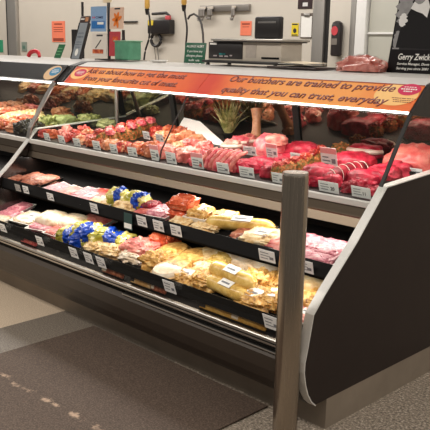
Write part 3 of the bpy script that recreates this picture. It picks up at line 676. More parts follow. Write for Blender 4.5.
# ------------------------------------------------------------------ packs on the shelves
US, LS = math.atan(.2), math.atan(.22)
def clamp(p, d, upper, surf):
    p.y = min(max(p.y, (.088 if upper else -.095) + d * .46), .47 - d * .5); p.z = surf(p.y); return p
def tray_pack(name, label, cat, px, py, w, d, h, mat, upper, rz=0, tray=M_wtray, lab=True, group=None, lean=0, lift=0):
    surf, sl = (USH, US) if upper else (LSH, LS); p = clamp(place(px, py, h + 2 * lift, surf, sl), d, upper, surf); p.z += lift + .001
    t = thing(name, label, cat, p, orient(sl, rz, lean), group)
    th = h * .6; bm = bmesh.new(); w0, d0 = w * .42, d * .42
    lo = [bm.verts.new((sx * w0, sy * d0, 0)) for sx, sy in ((-1, -1), (1, -1), (1, 1), (-1, 1))]; hi = [bm.verts.new((sx * w / 2, sy * d / 2, th)) for sx, sy in ((-1, -1), (1, -1), (1, 1), (-1, 1))]
    inn = [bm.verts.new((sx * (w / 2 - .006), sy * (d / 2 - .006), th)) for sx, sy in ((-1, -1), (1, -1), (1, 1), (-1, 1))]; fl = [bm.verts.new((sx * w0 * .95, sy * d0 * .95, .004)) for sx, sy in ((-1, -1), (1, -1), (1, 1), (-1, 1))]
    bm.faces.new(lo[::-1]); bm.faces.new(fl)
    for k in range(4):
        j = (k + 1) % 4; bm.faces.new((lo[k], lo[j], hi[j], hi[k])); bm.faces.new((hi[k], hi[j], inn[j], inn[k])); bm.faces.new((inn[k], inn[j], fl[j], fl[k]))
    finish(bm, 'tray', tray, t, smooth=False)
    finish(blob(w * .92, d * .9, h * .95, random.randint(0, 99), .13, 3.4, .5, .3, 44, 24, fine=.7), 'contents', mat, t, loc=(0, 0, h * .08))
    if lab:
        lb = finish(B(-w * .16, w * .16, -d * .2, d * .2, 0, .002), 'sticker', M_paper, t, loc=(w * random.uniform(-.15, .15), d * .05, h * 1.0), smooth=False)
        finish(B(-w * .12, w * .1, -d * .05, d * .02, .002, .0026), 'print', M_ink, lb, smooth=False)
    return t
def bag(name, label, cat, px, py, w, d, h, mat, upper, rz=0, band=None, group=None, lean=0, lift=0, lab=False, amp=.16, seed=None, e=.7):
    surf, sl = (USH, US) if upper else (LSH, LS); p = clamp(place(px, py, h + 2 * lift, surf, sl), d, upper, surf); p.z += lift + .001; seed = seed or random.randint(0, 900)
    t = thing(name, label, cat, p, orient(sl, rz, lean), group)
    finish(blob(w, d, h, seed, amp, 2.6, e, .4, 52, 30, fine=.55), 'bag', mat, t)
    finish(B(w * .44, w * .58, -d * .36, d * .36, h * .36, h * .42, .003), 'end_seal', band or M_film, t); finish(B(-w * .58, -w * .44, -d * .36, d * .36, h * .36, h * .42, .003), 'end_seal', M_film, t)
    if band:
        b2 = blob(w * 1.03, d * 1.03, h * 1.035, seed, amp, 2.6, e, .4, 52, 30, fine=.55)
        dl = [v for v in b2.verts if not (w * (.02 + .1 * random.Random(seed).random()) < v.co.x < w * .42)]; bmesh.ops.delete(b2, geom=dl, context='VERTS')
        pb_ = finish(b2, 'printed_band', band, t)
        finish(B(-w * .08, w * .12, -d * .14, d * .1, 0, .002), 'printed_logo', M_paper, pb_, loc=(w * .22, -d * .08, h * .93), smooth=False, rot=(.1, .2, .1))
    if lab:
        lb = finish(B(-w * .2, w * .2, -d * .2, d * .2, 0, .002), 'sticker', M_paper, t, loc=(0, -d * .08, h * .97), smooth=False, rot=(.15, 0, .1))
        finish(B(-w * .15, w * .1, -d * .08, d * .02, .002, .0026), 'print', M_ink, lb, smooth=False)
    return t
def disc(label, px, py, r, h, upper, group, lift=0, lean=0):
    surf, sl = (USH, US) if upper else (LSH, LS); p = clamp(place(px, py, h + 2 * lift, surf, sl), 2 * r, upper, surf); p.z += lift + .001
    t = thing('round_pack', label, 'food pack', p, orient(sl, 0, lean), group)
    finish(lathe(bmesh.new(), [(r * .9, 0), (r * 1.0, h * .2), (r * 1.0, h * .5), (r * .93, h * .55), (r * .9, h * .5)], 28), 'bowl', M_film, t)
    finish(lathe(bmesh.new(), [(r * .86, .003), (r * .94, h * .3), (r * .93, h * .7), (r * .82, h * .93), (r * .4, h)], 28), 'contents', (CREAM, WHITE, GOLD)[random.randint(0, 2)], t)
    finish(lathe(bmesh.new(), [(r * 1.0, h * .5), (r * 1.05, h * .53), (r * 1.05, h * .57), (r * .97, h * .6)], 28), 'rim', plain('clear_brown_rim', (196, 160, 112), .25), t); return t
def roll(label, px, py, L, r, mat, upper, rz=0, lift=0, cat='food pack', name='sausage_roll_pack', group=None):
    surf, sl = (USH, US) if upper else (LSH, LS); p = clamp(place(px, py, 2 * r + 2 * lift, surf, sl), 2 * r, upper, surf); p.z += lift + .001
    t = thing(name, label, cat, p, orient(sl, rz), group)
    n = 14; pts = [(-L / 2 + L * k / n, 0, r) for k in range(n + 1)]; rs = [r * min(1, .35 + 1.3 * math.sqrt(max(0, 1 - abs(2 * k / n - 1)))) for k in range(n + 1)]
    finish(tube(bmesh.new(), pts, rs, 18), 'roll', mat, t)
    for s in (-1, 1): finish(tube(bmesh.new(), [(s * L * .49, 0, r), (s * L * .53, 0, r), (s * L * .56, 0, r * 1.1)], [r * .3, r * .15, r * .4], 10), 'twisted_end', M_film, t)
    lb = finish(B(-L * .14, L * .14, -r * .55, r * .55, 0, .002), 'sticker', M_paper, t, loc=(L * .05, -r * .25, 2 * r * .985), smooth=False, rot=(.26, 0, 0))
    finish(B(-L * .1, L * .08, -r * .15, r * .1, .002, .0026), 'print', M_ink, lb, smooth=False); return t

# upper shelf
gU = 'packs on the upper shelf'
up = [(4, 176, .17, .16, 'brown tray shaped after a reflection at the far left of the upper shelf, front'), (18, 172, .17, .16, 'brown tray shaped after a reflection, second from the far left of the upper shelf'), (33, 178, .17, .16, 'brown tray shaped after a reflection behind the third upper rail label'), (14, 179.5, .17, .12, 'brown tray shaped after a reflection over the greyish rail label'), (46, 180, .17, .17, 'brown tray shaped after a reflection at the back left of the pink packs'), (30, 183.5, .15, .1, 'brown tray shaped after a reflection over the label touching the greyish one')]
for px, py, w, d, lb in up: tray_pack('reflection_tray', lb, 'food pack', px, py, w, d, .03, MINCE, True, random.uniform(-.1, .1), M_tray, False, gU)  # solid trays stand in for the packs' brown reflection in the glossy end panel
fl = [(55, 189.5, 'flat pink bacon pack leftmost on the upper shelf'), (69, 192, 'flat pink bacon pack second from the left on the upper shelf'), (86, 193.5, 'flat pink bacon pack third from the left on the upper shelf'), (82, 199, 'flat pale pack at the front left of the yellow bags'), (101, 194.5, 'flat rose pack behind the left yellow bag'), (101, 201.5, 'cream pack in front of the yellow bags over its rail label')]
for i, (px, py, lb) in enumerate(fl): tray_pack('bacon_pack', lb, 'food pack', px, py, .19, .17, .022, (BACON, PINK, BACON, BACON, SPICE, CREAM)[i], True, .1 * i - .2, M_wtray, i in (3,), gU)
bag('poultry_bag', 'yellow and blue poultry bag, left of two on the upper shelf', 'food bag', 119, 195.5, .12, .12, .085, YFILM, True, .3, BLUE, gU)
bag('poultry_bag', 'yellow and blue poultry bag, right of two on the upper shelf', 'food bag', 138, 200.5, .15, .13, .09, YFILM, True, .1, BLUE, gU)
bag('sausage_bag', 'cream sausage bag in front of the two yellow bags', 'food bag', 126, 206.5, .15, .1, .06, CREAM, True, .0, None, gU)
tray_pack('ham_pack', 'dark small pack between yellow bags and orange packs', 'food pack', 152, 206.5, .11, .1, .05, DEEP, True, .2, M_tray, False, gU)
tray_pack('ham_pack', 'pink sliced ham pack left of the orange packs', 'food pack', 163, 212, .17, .15, .04, BACON, True, .1, M_wtray, False, gU)
tray_pack('ham_pack', 'pale pink pack behind the label right of the green tag', 'food pack', 146, 212.5, .13, .1, .03, PINK, True, .1, M_wtray, False, gU)
tray_pack('orange_pack', 'bright orange pack, lower of two stacked on the upper shelf', 'food pack', 183.5, 212, .135, .12, .062, ORPK, True, .05, ORPK, False, gU)
tray_pack('orange_pack', 'bright orange pack, upper of two stacked on the upper shelf', 'food pack', 184, 201.5, .135, .12, .055, ORPK, True, .15, ORPK, False, gU, lift=.064)
bag('crumbed_bag', 'lumpy cream bag in front of the orange stack', 'food bag', 183, 222, .15, .10, .038, CREAM, True, .1, None, gU, amp=.3)
bag('crumbed_bag', 'lumpy cream bag between orange stack and yellow fillet', 'food bag', 205, 227, .15, .09, .035, CREAM, True, .1, None, gU, amp=.3)
tray_pack('chicken_tub', 'golden tub with white label just right of the orange stack', 'food pack', 203, 215, .15, .13, .075, GOLD, True, .1, M_wtray, True, gU)
tray_pack('chicken_tub', 'golden tub with white label behind the yellow fillet', 'food pack', 226, 219, .17, .13, .06, GOLD, True, .05, M_wtray, True, gU)
roll('long yellow fillet pack lying on the upper shelf left of the bollard', 241, 224, .36, .034, YELL, True, .28, .0, name='fillet_pack')
tray_pack('ready_meal', 'clear flat tray pack with cream food over the label left of the bollard', 'food pack', 264, 238, .22, .17, .05, CREAM, True, .12, M_tray, True, gU)
tray_pack('ready_meal', 'flat brown tray pack left of the cream tray pack', 'food pack', 245, 234, .12, .14, .03, MINCE, True, .12, M_tray, False, gU)
tray_pack('bacon_pack', 'large pink bacon pack nearest the end panel on the upper shelf', 'food pack', 331, 250, .20, .18, .045, BACON, True, .05, M_wtray, False, gU)
tray_pack('bacon_pack', 'pink bacon pack just right of the bollard at the front of the upper shelf', 'food pack', 318, 258, .2, .13, .04, BACON, True, .05, M_wtray, False, gU)
tray_pack('bacon_pack', 'pink bacon pack partly behind the bollard at the back of the upper shelf', 'food pack', 305, 243, .18, .16, .045, BACON, True, .0, M_wtray, False, gU)
tray_pack('bacon_pack', 'pale rose pack hidden mostly behind the bollard on the upper shelf', 'food pack', 287, 243, .18, .18, .045, PINK, True, .0, M_wtray, False, gU)
# lower shelf
gL = 'packs on the lower shelf'
for i, (px, py, w, d, h, m, lb) in enumerate([(8, 198, .2, .17, .035, PINK, 'salmon pink tray pack at the far left back of the lower shelf'), (3, 205, .2, .15, .03, PINK, 'salmon pink tray pack at the far left of the lower shelf, over its leftmost label'), (18, 207.5, .2, .16, .035, BACON, 'pink tray pack second from the left on the lower shelf'), (8, 214, .2, .14, .03, BACON, 'pale pink tray pack at the front far left of the lower shelf'),
  (30, 218, .22, .17, .03, WHITE, 'white and pink tray pack third along the lower shelf front'), (47, 225, .21, .17, .03, BACON, 'pink tray pack with purple meat left of the blue bags'), (60, 231.5, .18, .13, .03, PINK, 'pale tray pack at the front corner left of the blue bags'), (2, 219, .14, .1, .03, WHITE, 'white tray pack at the very front far left of the lower shelf')]):
    tray_pack('meat_tray', lb, 'food pack', px, py, w, d, h, m, False, .08 * (i % 3), M_wtray, i in (4,), gL)
bag('poultry_bag', 'large plain white bag at the back of the lower shelf', 'food bag', 54, 218.5, .24, .16, .075, WHITE, False, .1, None, gL, amp=.08)
bag('poultry_bag', 'plain white bag behind the blue bags', 'food bag', 75, 221, .2, .15, .07, WHITE, False, .2, None, gL, amp=.08)
tray_pack('meat_tray', 'pink tray pack lying behind the blue and yellow bags', 'food pack', 97, 221, .22, .18, .05, PINK, False, .1, M_wtray, False, gL)
bb = [(69, 233, .15, .12, .07, .2, 0, 'leftmost'), (84, 237.5, .16, .13, .07, .5, 0, 'second from left, at the front'), (85, 228, .16, .12, .07, -.2, .03, 'at the back left, lying on others'), (94, 231.5, .17, .13, .075, .9, .03, 'in the middle, lying highest'), (106, 236, .19, .13, .09, .5, .01, 'right of the middle'), (122, 240.5, .2, .13, .085, .15, .0, 'rightmost')]
for i, (px, py, w, d, h, rz, li, lb) in enumerate(bb): bag('poultry_bag', 'blue and yellow poultry bag in the lower heap, ' + lb, 'food bag', px, py, w * .92, d, h * .92, (YFILM, BLUE)[i % 2], False, rz, (BLUE, YFILM)[i % 2], 'blue and yellow bags on the lower shelf', lift=li)
bag('sausage_bag', 'clear bag of beige sausages in front of the blue bags, left one', 'food bag', 97, 246.5, .14, .1, .05, CREAM, False, .2, None, gL, amp=.25)
bag('sausage_bag', 'clear bag of golden sausages in front of the rightmost blue bag', 'food bag', 113, 249.5, .17, .12, .055, CREAM, False, .2, None, gL, amp=.25)
bag('meat_bag', 'pale pink meat bag at the front left of the round pale packs', 'food bag', 135, 255, .18, .1, .05, WHITE, False, .1, None, gL, amp=.2)
bag('meat_bag', 'clear bag of pink pork pieces behind the lumpy cream bag', 'food bag', 143, 247.5, .25, .15, .085, PINK, False, .15, None, gL, amp=.22)
bag('orange_pack', 'bright orange pack, lower of two on the lower shelf', 'food bag', 168, 243.5, .14, .12, .06, ORPK, False, .1, None, gL)
bag('orange_pack', 'bright orange pack, upper of two on the lower shelf', 'food bag', 163, 236.5, .13, .11, .055, ORPK, False, .2, None, gL, lift=.055)
bag('crumbed_bag', 'lumpy beige bag at the front, left of the round pale packs', 'food bag', 159, 260.5, .16, .13, .09, GOLD, False, .3, None, gL, amp=.25)
dd = [(175, 252.5, 0, 'back left of the group'), (178, 267, 0, 'front left, flat on the shelf'), (196, 258.5, .0, 'middle of the group'), (213, 256, .0, 'back right of the group'), (170, 271.5, 0, 'lowest at the front edge')]
for px, py, li, lb in dd: disc('round clear pack of pale poultry on the lower shelf, ' + lb, px, py, .088, .06, False, 'round packs on the lower shelf', .012)
bag('crumbed_bag', 'golden crumbed bag with white sticker at the front, right of the round packs', 'food bag', 190, 277, .17, .13, .06, GOLD, False, .1, None, gL, lab=True, amp=.25)
bag('crumbed_bag', 'golden crumbed bag between round packs and yellow rolls', 'food bag', 211, 279, .15, .13, .06, GOLD, False, .3, None, gL, amp=.28)
bag('crumbed_bag', 'cream crumbed bag behind the yellow rolls', 'food bag', 209, 268, .17, .14, .06, CREAM, False, .3, None, gL, amp=.25)
roll('long yellow roll pack with sticker, upper of the two big rolls', 234, 275, .31, .040, YELL, False, -.12, .035)
roll('long yellow roll pack at the front, lower of the two big rolls', 228, 288, .29, .036, YELL, False, -.12, 0)
bag('orange_cheese_bag', 'yellow and orange bag behind the upper big roll', 'food bag', 223, 262.5, .17, .13, .075, YELL, False, .2, None, gL)
bag('poultry_bag', 'long white chicken bag behind the yellow rolls', 'food bag', 240, 260, .24, .13, .075, WHITE, False, -.35, None, gL, amp=.08)
bag('poultry_bag', 'white chicken bag at the back left of the bollard', 'food bag', 265, 267, .24, .15, .085, WHITE, False, -.2, None, gL, amp=.08)
bag('crumbed_bag', 'lumpy golden bag left of the bollard, behind the sticker bag', 'food bag', 262, 281, .19, .16, .085, GOLD, False, .3, None, gL, amp=.28)
bag('crumbed_bag', 'golden bag with white sticker at the front, left of the bollard', 'food bag', 258, 297, .21, .14, .06, GOLD, False, -.1, None, gL, lab=True, amp=.22)
bag('crumbed_bag', 'golden bag with white sticker partly behind the bollard', 'food bag', 280, 298, .17, .14, .07, GOLD, False, .2, None, gL, lab=True, amp=.22)
bag('poultry_bag', 'white and orange chicken bag just right of the bollard', 'food bag', 309, 281, .24, .18, .10, CREAM, False, -.2, None, gL, amp=.08)
bag('poultry_bag', 'orange tinted chicken bag at the end panel on the lower shelf', 'food bag', 311, 298, .16, .14, .07, GOLD, False, .1, None, gL, amp=.15)
tray_pack('meat_tray', 'pale pink tray pack at the front corner by the end panel', 'food pack', 305, 315, .14, .13, .035, PINK, False, .1, M_wtray, True, gL)
tray_pack('meat_tray', 'dark pink tray pack behind the guard under the label left of the bollard', 'food pack', 274, 326, .12, .07, .03, ROSE, False, .1, M_tray, False, gL)

for i, (px, py, w, m, lb) in enumerate([(28, 243.5, .16, ROSE, 'slim dark pink pack behind the guard at the far left'), (112, 271, .17, MINCE, 'slim brown pack behind the guard under the clear sausage bags'), (140, 280.5, .15, CREAM, 'slim cream pack behind the guard left of the label under the round packs'), (158, 287, .1, MINCE, 'small slim brown pack behind the guard under the lumpy beige bag'),
   (215, 305.5, .20, YELL, 'long slim yellow pack behind the guard, left of two'), (248, 317, .19, YELL, 'long slim yellow pack behind the guard, right of two near the bollard')]):
    p = on_y(px, py, -.126); t = finish(B(-w / 2, w / 2, -.006, .006, 0, .034, .005, 3), 'slim_pack', m); t.location = (p.x, -.122, LSH(-.122) + .002); t.rotation_euler = (-.2, 0, 0)
    tag(t, lb, 'food pack', 'slim packs behind the lower guard'); finish(B(-w * .5, -w * .3, -.0068, -.0055, .008, .028), 'sticker', M_paper if i % 2 else M_inkd, t, smooth=False)
# ------------------------------------------------------------------ things on the counter top
ZT = 1.3905; YT = 1.04
def topx(px, py=62): return on_y(px, py, YT).x
def mpp(px, py, y=YT): return (on_y(px, py, y) - CAM).dot(RZdir) / FPX
RZdir = Vector((RX.z, RY.z, RZ.z))
# weighing and labelling machine
xL_, xR_ = topx(209), topx(300); W = (xR_ - xL_) * .87; hM = on_y(255, 36.5, YT).z - ZT
mc = thing('weighing_machine', 'grey weighing and labelling machine with a dark display on the counter top', 'machine', (xL_ - .01, YT + .07, ZT))
M_mgrey = plain('machine_grey', (196, 186, 172), .4, var=.04); M_mdk = plain('machine_black', (34, 30, 30), .35)
finish(B(W * .03, W * .97, -.09, .10, .028, hM - .03, .008), 'body', M_mgrey, mc)
sc = finish(B(W * .05, W * .50, -.096, -.088, .04, hM - .035, .003), 'display_panel', M_mdk, mc)
bm = bmesh.new()
for k, (x, z, w) in enumerate([(.12, .052, .03), (.2, .05, .03), (.27, .05, .03), (.34, .055, .02), (.23, .063, .03)]): box(bm, W * x, W * x + w, -.0985, -.0955, z, z + .008, .001)
finish(bm, 'buttons', plain('pale_button', (170, 160, 160), .4), sc)
finish(B(W * .2, W * .28, -.0985, -.0955, .062, .072), 'lit_key', plain('teal_key', (40, 130, 130), .4), sc, smooth=False)
finish(B(W * .07, W * .16, -.0975, -.0955, hM - .05, hM - .04), 'maker_plate', M_paper, sc, smooth=False)
finish(B(W * .54, W * .67, -.0925, -.0895, .05, hM - .045), 'rating_plate', plain('plate_grey', (176, 166, 156), .4), mc, smooth=False)
finish(B(W * .74, W * .95, -.094, -.088, .045, .056), 'label_slot', M_matt, mc, smooth=False)
finish(B(W * .13, W * 1.03, -.13, .12, hM - .028, hM - .014, .005), 'weighing_plate', M_chrome, mc)
finish(B(W * .15, W * 1.01, -.12, .11, hM - .034, hM - .027), 'plate_support', M_mdk, mc)
finish(B(-W * .01, W * .98, -.12, .11, .014, .03, .005), 'base', M_mdk, mc)
for x in (.05, .92):
    for y in (-.1, .09): finish(lathe(bmesh.new(), [(.014, 0), (.012, .008), (.01, .015)], 14), 'foot', M_mdk, mc, loc=(W * x, y, 0))
# black monitor behind the machine
k = mpp(268, 27, YT + .05); p = on_y(267.5, 36, YT + .11)
mo = thing('monitor', 'black rounded screen unit standing on the weighing machine', 'screen', (p.x, YT + .12, ZT + hM - .0135))
hm = on_y(268, 16.5, YT + .12).z - mo.location.z
finish(B(-.103, .103, -.02, .02, .0, hm, .014, 3), 'housing', M_mdk, mo)
finish(B(-.07, .07, -.0215, -.019, hm * .70, hm * .78, .001), 'trim_bar', plain('grey_trim', (120, 118, 116), .3), mo)
# allergy notice
p0, p1 = on_y(183.5, 62, YT), on_y(204, 62, YT)
an = thing('counter_notice', 'green allergy notice with white writing on the counter top', 'sign', ((p0.x + p1.x) / 2, YT, ZT), (-.12, 0, 0))
wn = (p1.x - p0.x) * 1.0; hn = on_y(194, 42.5, YT).z - ZT
M_green = plain('notice_green', (28, 92, 66), .4, var=.05)
finish(B(-wn / 2, wn / 2, 0, .006, .004, hn, .002), 'board', M_green, an)
finish(B(-wn / 2 - .004, wn / 2 + .004, -.004, .03, 0, .006, .001), 'stand', M_film, an)
for tx, z, w in (('ALLERGY ALERT', .78, .84), ('If you have any', .55, .74), ('allergies please', .34, .78), ('ask us', .13, .52)):
    b = text_bm(tx, wn * w, hn * .105, 0, .0006, 'CENTER', .01); xform(b, Matrix.Translation((0, -.0002, hn * z)) @ Matrix.Rotation(PI / 2, 4, 'X')); finish(b, 'lettering', M_paper, an, smooth=False)
# small green tent card
p = on_y(57, 56, YT)
tc_ = thing('tent_card', 'small dark green leaning card at the left of the counter top', 'sign', (p.x, YT, ZT), (-.45, .0, .0))
finish(B(-.045, .045, 0, .003, 0, .115), 'card', plain('card_green', (20, 96, 56), .5), tc_, smooth=False)
dashes(tc_, 0, 0, [(-.03, .06, .008), (-.005, .065, .008), (.02, .06, .008)], plain('pale_green_print', (110, 170, 120), .5), 0).matrix_local = Matrix.Translation((0, -.0008, .06)) @ Matrix.Rotation(PI / 2, 4, 'X')
# red hoop
p = on_y(34, 57, YT)
rh = finish(tube(bmesh.new(), [(-.085, 0, .0), (-.075, .005, .022), (-.05, .01, .038), (0, .012, .046), (.045, .01, .038), (.07, .005, .02), (.082, 0, .0)], [.016, .017, .018, .018, .017, .014, .012], 12), 'red_hoop', plain('red_plastic', (190, 34, 46), .35)); rh.location = (p.x, YT, ZT + .001)
tag(rh, 'red plastic hoop handle lying at the far left of the counter top', 'handle')
# leaflet display (grey, leaning)
yl = YT
p = on_y(75, 60, yl)
gd = thing('leaflet_holder', 'tall grey leaning leaflet holder left of the leaflet rack', 'leaflet holder', (p.x, yl, ZT), (-.32, 0, -.0))
hg = (on_y(84, 17, yl + .1).z - ZT) / math.cos(.32)
finish(B(-.055, .055, 0, .012, 0, hg, .004), 'panel', plain('leaflet_grey', (140, 146, 152), .35, var=.06), gd)
finish(B(-.062, -.055, -.004, .02, 0, hg * .86, .001), 'side_rail', M_mdk, gd); finish(B(.055, .063, -.004, .02, 0, hg * .86, .001), 'side_rail', M_mdk, gd)
hd = finish(B(-.058, .058, -.003, .013, hg * .86, hg * 1.02, .002), 'header_picture', plain('leaflet_dark', (62, 46, 44), .4), gd)
finish(B(.012, .05, -.0045, -.003, hg * .89, hg * .99), 'picture_patch', TAN, hd, smooth=False)
finish(B(-.045, .0, -.0045, -.003, hg * .93, hg * .96), 'header_print', M_paper, hd, smooth=False)
dashes(gd, 0, 0, [(.2, .08, .006), (.17, .085, .008), (.13, .08, .004), (.11, .085, .004), (.09, .07, .004)], plain('print_blue_grey', (80, 88, 104), .5), 0).matrix_local = Matrix.Translation((0, -.0008, .0)) @ Matrix.Rotation(PI / 2, 4, 'X')
finish(ell(.02, .028, 0), 'white_spot', M_paper, gd, smooth=False).matrix_local = Matrix.Translation((0, -.001, .05)) @ Matrix.Rotation(PI / 2, 4, 'X')
o = finish(B(-.03, .03, 0, .012, 0, .22, .002), 'small_frame', M_mdk, smooth=False); q = on_y(71.5, 38, yl + .12); o.location = (q.x, yl + .14, ZT); tag(o, 'small dark frame half hidden behind the grey leaflet holder', 'frame')
q0, q1 = on_y(82.5, 17, yl + .17), on_y(83, 2, yl + .17)
o = finish(tube(bmesh.new(), [(0, 0, 0), (.002, 0, (q1.z - ZT))], .010, 8), 'marker_pen', M_mdk); o.location = (q0.x, yl + .17, ZT); tag(o, 'tall black rod standing behind the grey leaflet holder', 'rod')
# rack with leaflets
p = on_y(107, 60, yl); hr = on_y(107, 1, yl).z - ZT
rk2 = thing('leaflet_rack', 'black upright leaflet rack with a card on top', 'leaflet rack', (p.x, yl + .02, ZT))
finish(B(-.012, .012, -.006, .006, .004, hr, .002), 'post', M_mdk, rk2); finish(B(-.11, .10, -.05, .05, 0, .008, .002), 'base_plate', M_mdk, rk2)
finish(B(-.05, .045, -.012, -.006, hr - .01, hr + .05), 'top_card', plain('cream_card', (226, 208, 176), .5), rk2, smooth=False)
kk = mpp(100, 30, yl)
shf = finish(B(-.12, .10, -.02, -.004, hr * .43, hr * .45), 'ledge', M_film, rk2, smooth=False); finish(B(-.12, .10, -.03, -.004, .008, .012), 'ledge', M_film, rk2, smooth=False)
def leaflet(label, pxa, pxb, pya, pyb, mat, y=yl - .004):
    a, b = on_y(pxa, pyb, y), on_y(pxb, pya, y); w = (b.x - a.x); h = b.z - a.z
    t = thing('leaflet', label, 'leaflet', ((a.x + b.x) / 2, y, a.z), (-.04, 0, 0), 'leaflets on the rack'); finish(B(-w / 2, w / 2, 0, .004, 0, h), 'cover', mat, t, smooth=False); return t, w, h
t, w, h = leaflet('light blue leaflet at the upper left of the rack', 90.5, 105.5, 6, 31.5, plain('leaflet_blue', (136, 168, 206), .4, var=.05))
finish(B(-w * .42, w * .42, -.001, 0, h * .12, h * .42), 'picture', plain('picture_blue', (40, 110, 180), .4, var=.3, scale=60), t, smooth=False)
finish(B(-w * .05, w * .35, -.0015, -.0009, h * .28, h * .38), 'picture_patch', M_paper, t, smooth=False)
b = text_bm('H', w * .16, h * .085, 0, .0006, bold=.02); xform(b, Matrix.Translation((-w * .38, -.0003, h * .52)) @ Matrix.Rotation(PI / 2, 4, 'X')); finish(b, 'lettering', plain('pink_print', (214, 60, 90), .5), t, smooth=False)
b = text_bm('OME', w * .5, h * .085, 0, .0006, bold=.02); xform(b, Matrix.Translation((-w * .18, -.0003, h * .52)) @ Matrix.Rotation(PI / 2, 4, 'X')); finish(b, 'lettering', plain('navy_print', (40, 54, 104), .5), t, smooth=False)
t, w, h = leaflet('white leaflet with a food picture at the lower left of the rack', 91, 106, 33, 56, plain('leaflet_white', (222, 214, 204), .4, var=.03))
finish(B(-w * .4, w * .3, -.001, 0, h * .12, h * .3), 'picture', ORANGE, t, smooth=False); bm = tube(bmesh.new(), [(-w * .2, -.001, h * .35), (w * .15, -.001, h * .7)], .004, 6); finish(bm, 'picture_stroke', M_inkd, t)
finish(B(-w * .15, w * .25, -.001, 0, h * .86, h * .93), 'title', M_inkd, t, smooth=False)
t, w, h = leaflet('pale leaflet with an orange flower shape at the upper right of the rack', 109.5, 123, 7, 29, plain('leaflet_pale', (222, 188, 166), .4, var=.04))
bm = bmesh.new()
for a in range(6): bm = merge(bm, xform(ell(w * .2, w * .08, 0, w * .16, 0), Matrix.Translation((w * .05, -.0012, h * .42)) @ Matrix.Rotation(PI / 2, 4, 'X') @ Matrix.Rotation(.4 + a * .9, 4, 'Z')))
finish(bm, 'picture', plain('picture_orange', (228, 120, 34), .4, var=.1), t, smooth=False); finish(B(-w * .15, w * .25, -.001, 0, h * .9, h * .97), 'title', M_inkd, t, smooth=False)
t, w, h = leaflet('red leaflet at the lower right of the rack behind the green tub', 109, 119.5, 31.5, 56, plain('leaflet_red', (184, 62, 70), .4, var=.15, scale=40))
finish(B(-w * .2, w * .3, -.001, 0, h * .6, h * .8), 'picture', ORPK, t, smooth=False)
# green tub
pa, pb2 = on_y(119, 58, yl), on_y(137, 58, yl); w = pb2.x - pa.x; h = on_y(130, 40.5, yl).z - ZT
gt = thing('plastic_tub', 'translucent green plastic tub right of the leaflet rack', 'tub', ((pa.x + pb2.x) / 2, yl, ZT))
bm = bmesh.new(); box(bm, -w * .42, w * .42, -.055, .055, .006, h, .012, 3); finish(bm, 'tub', plain('tub_green', (88, 148, 118), .3, var=.18, scale=18), gt)
finish(B(-w * .45, w * .45, -.06, .06, h * .93, h * .99, .004), 'rim', plain('tub_rim', (110, 160, 128), .3), gt); finish(B(-w * .46, w * .46, -.062, .062, 0, .008, .002), 'foot_tray', M_film, gt)
p = on_y(123.5, 42, yl + .1)
bt = finish(lathe(bmesh.new(), [(.03, 0), (.032, .11), (.012, .15), (.011, on_y(123.5, 30, yl + .1).z - ZT)], 16), 'bottle', M_mdk); bt.location = (p.x, yl + .1, ZT); tag(bt, 'dark bottle with a thin neck behind the green tub', 'bottle')
# white dish
p = on_y(159, 60, yl)
dsh = finish(lathe(bmesh.new(), [(.045, 0), (.06, .012), (.062, .014), (.055, .010)], 24), 'dish', M_white); dsh.location = (p.x, yl, ZT); tag(dsh, 'small white dish on the counter top left of the allergy notice', 'dish')
# trays and papers
p = on_y(302, 66, yl - .05)
tr1 = finish(B(-.17, .17, -.10, .10, 0, .012, .004), 'black_tray', plain('tray_brown_black', (44, 30, 28), .35)); tr1.location = (p.x, yl - .05, ZT); tag(tr1, 'flat dark brown tray beneath the papers right of the weighing machine', 'tray')
pp = thing('paper_stack', 'loose stack of pale papers on the dark tray', 'papers', (p.x + .01, yl - .05, ZT + .0125))
for i in range(4): finish(B(-.11, .11, -.08, .08, i * .007, i * .007 + .0012), 'sheet', (M_paper, plain('cream_paper', (214, 198, 170), .6))[i % 2], pp, loc=(random.uniform(-.02, .02), random.uniform(-.015, .015), 0), rot=(random.uniform(0, .04), random.uniform(-.03, .03), random.uniform(-.3, .3)), smooth=False)
# bagged meat
p = on_y(361, 68, yl - .05); w = .86 * (on_y(385, 66, yl - .05).x - on_y(334, 66, yl - .05).x)
bmx = thing('bagged_meat', 'vacuum-bagged joint of pink meat lying on the counter top beside the poster', 'meat', (p.x, yl - .04, ZT), (0, 0, .1))
BAGM = mottled('bagged_meat_pink', [(.3, (150, 66, 58)), (.48, (196, 112, 100)), (.62, (220, 150, 136)), (.78, (240, 206, 194))], 16, rough=.15)
finish(blob(w * .95, .15, (on_y(360, 50, yl - .05).z - ZT) * .72, 333, .26, 2.6, .62, .4, droop=.3), 'meat', BAGM, bmx)
finish(blob(w * .98, .158, (on_y(360, 50, yl - .05).z - ZT) * .75, 333, .26, 2.6, .62, .4, droop=.3), 'bag', M_film, bmx)
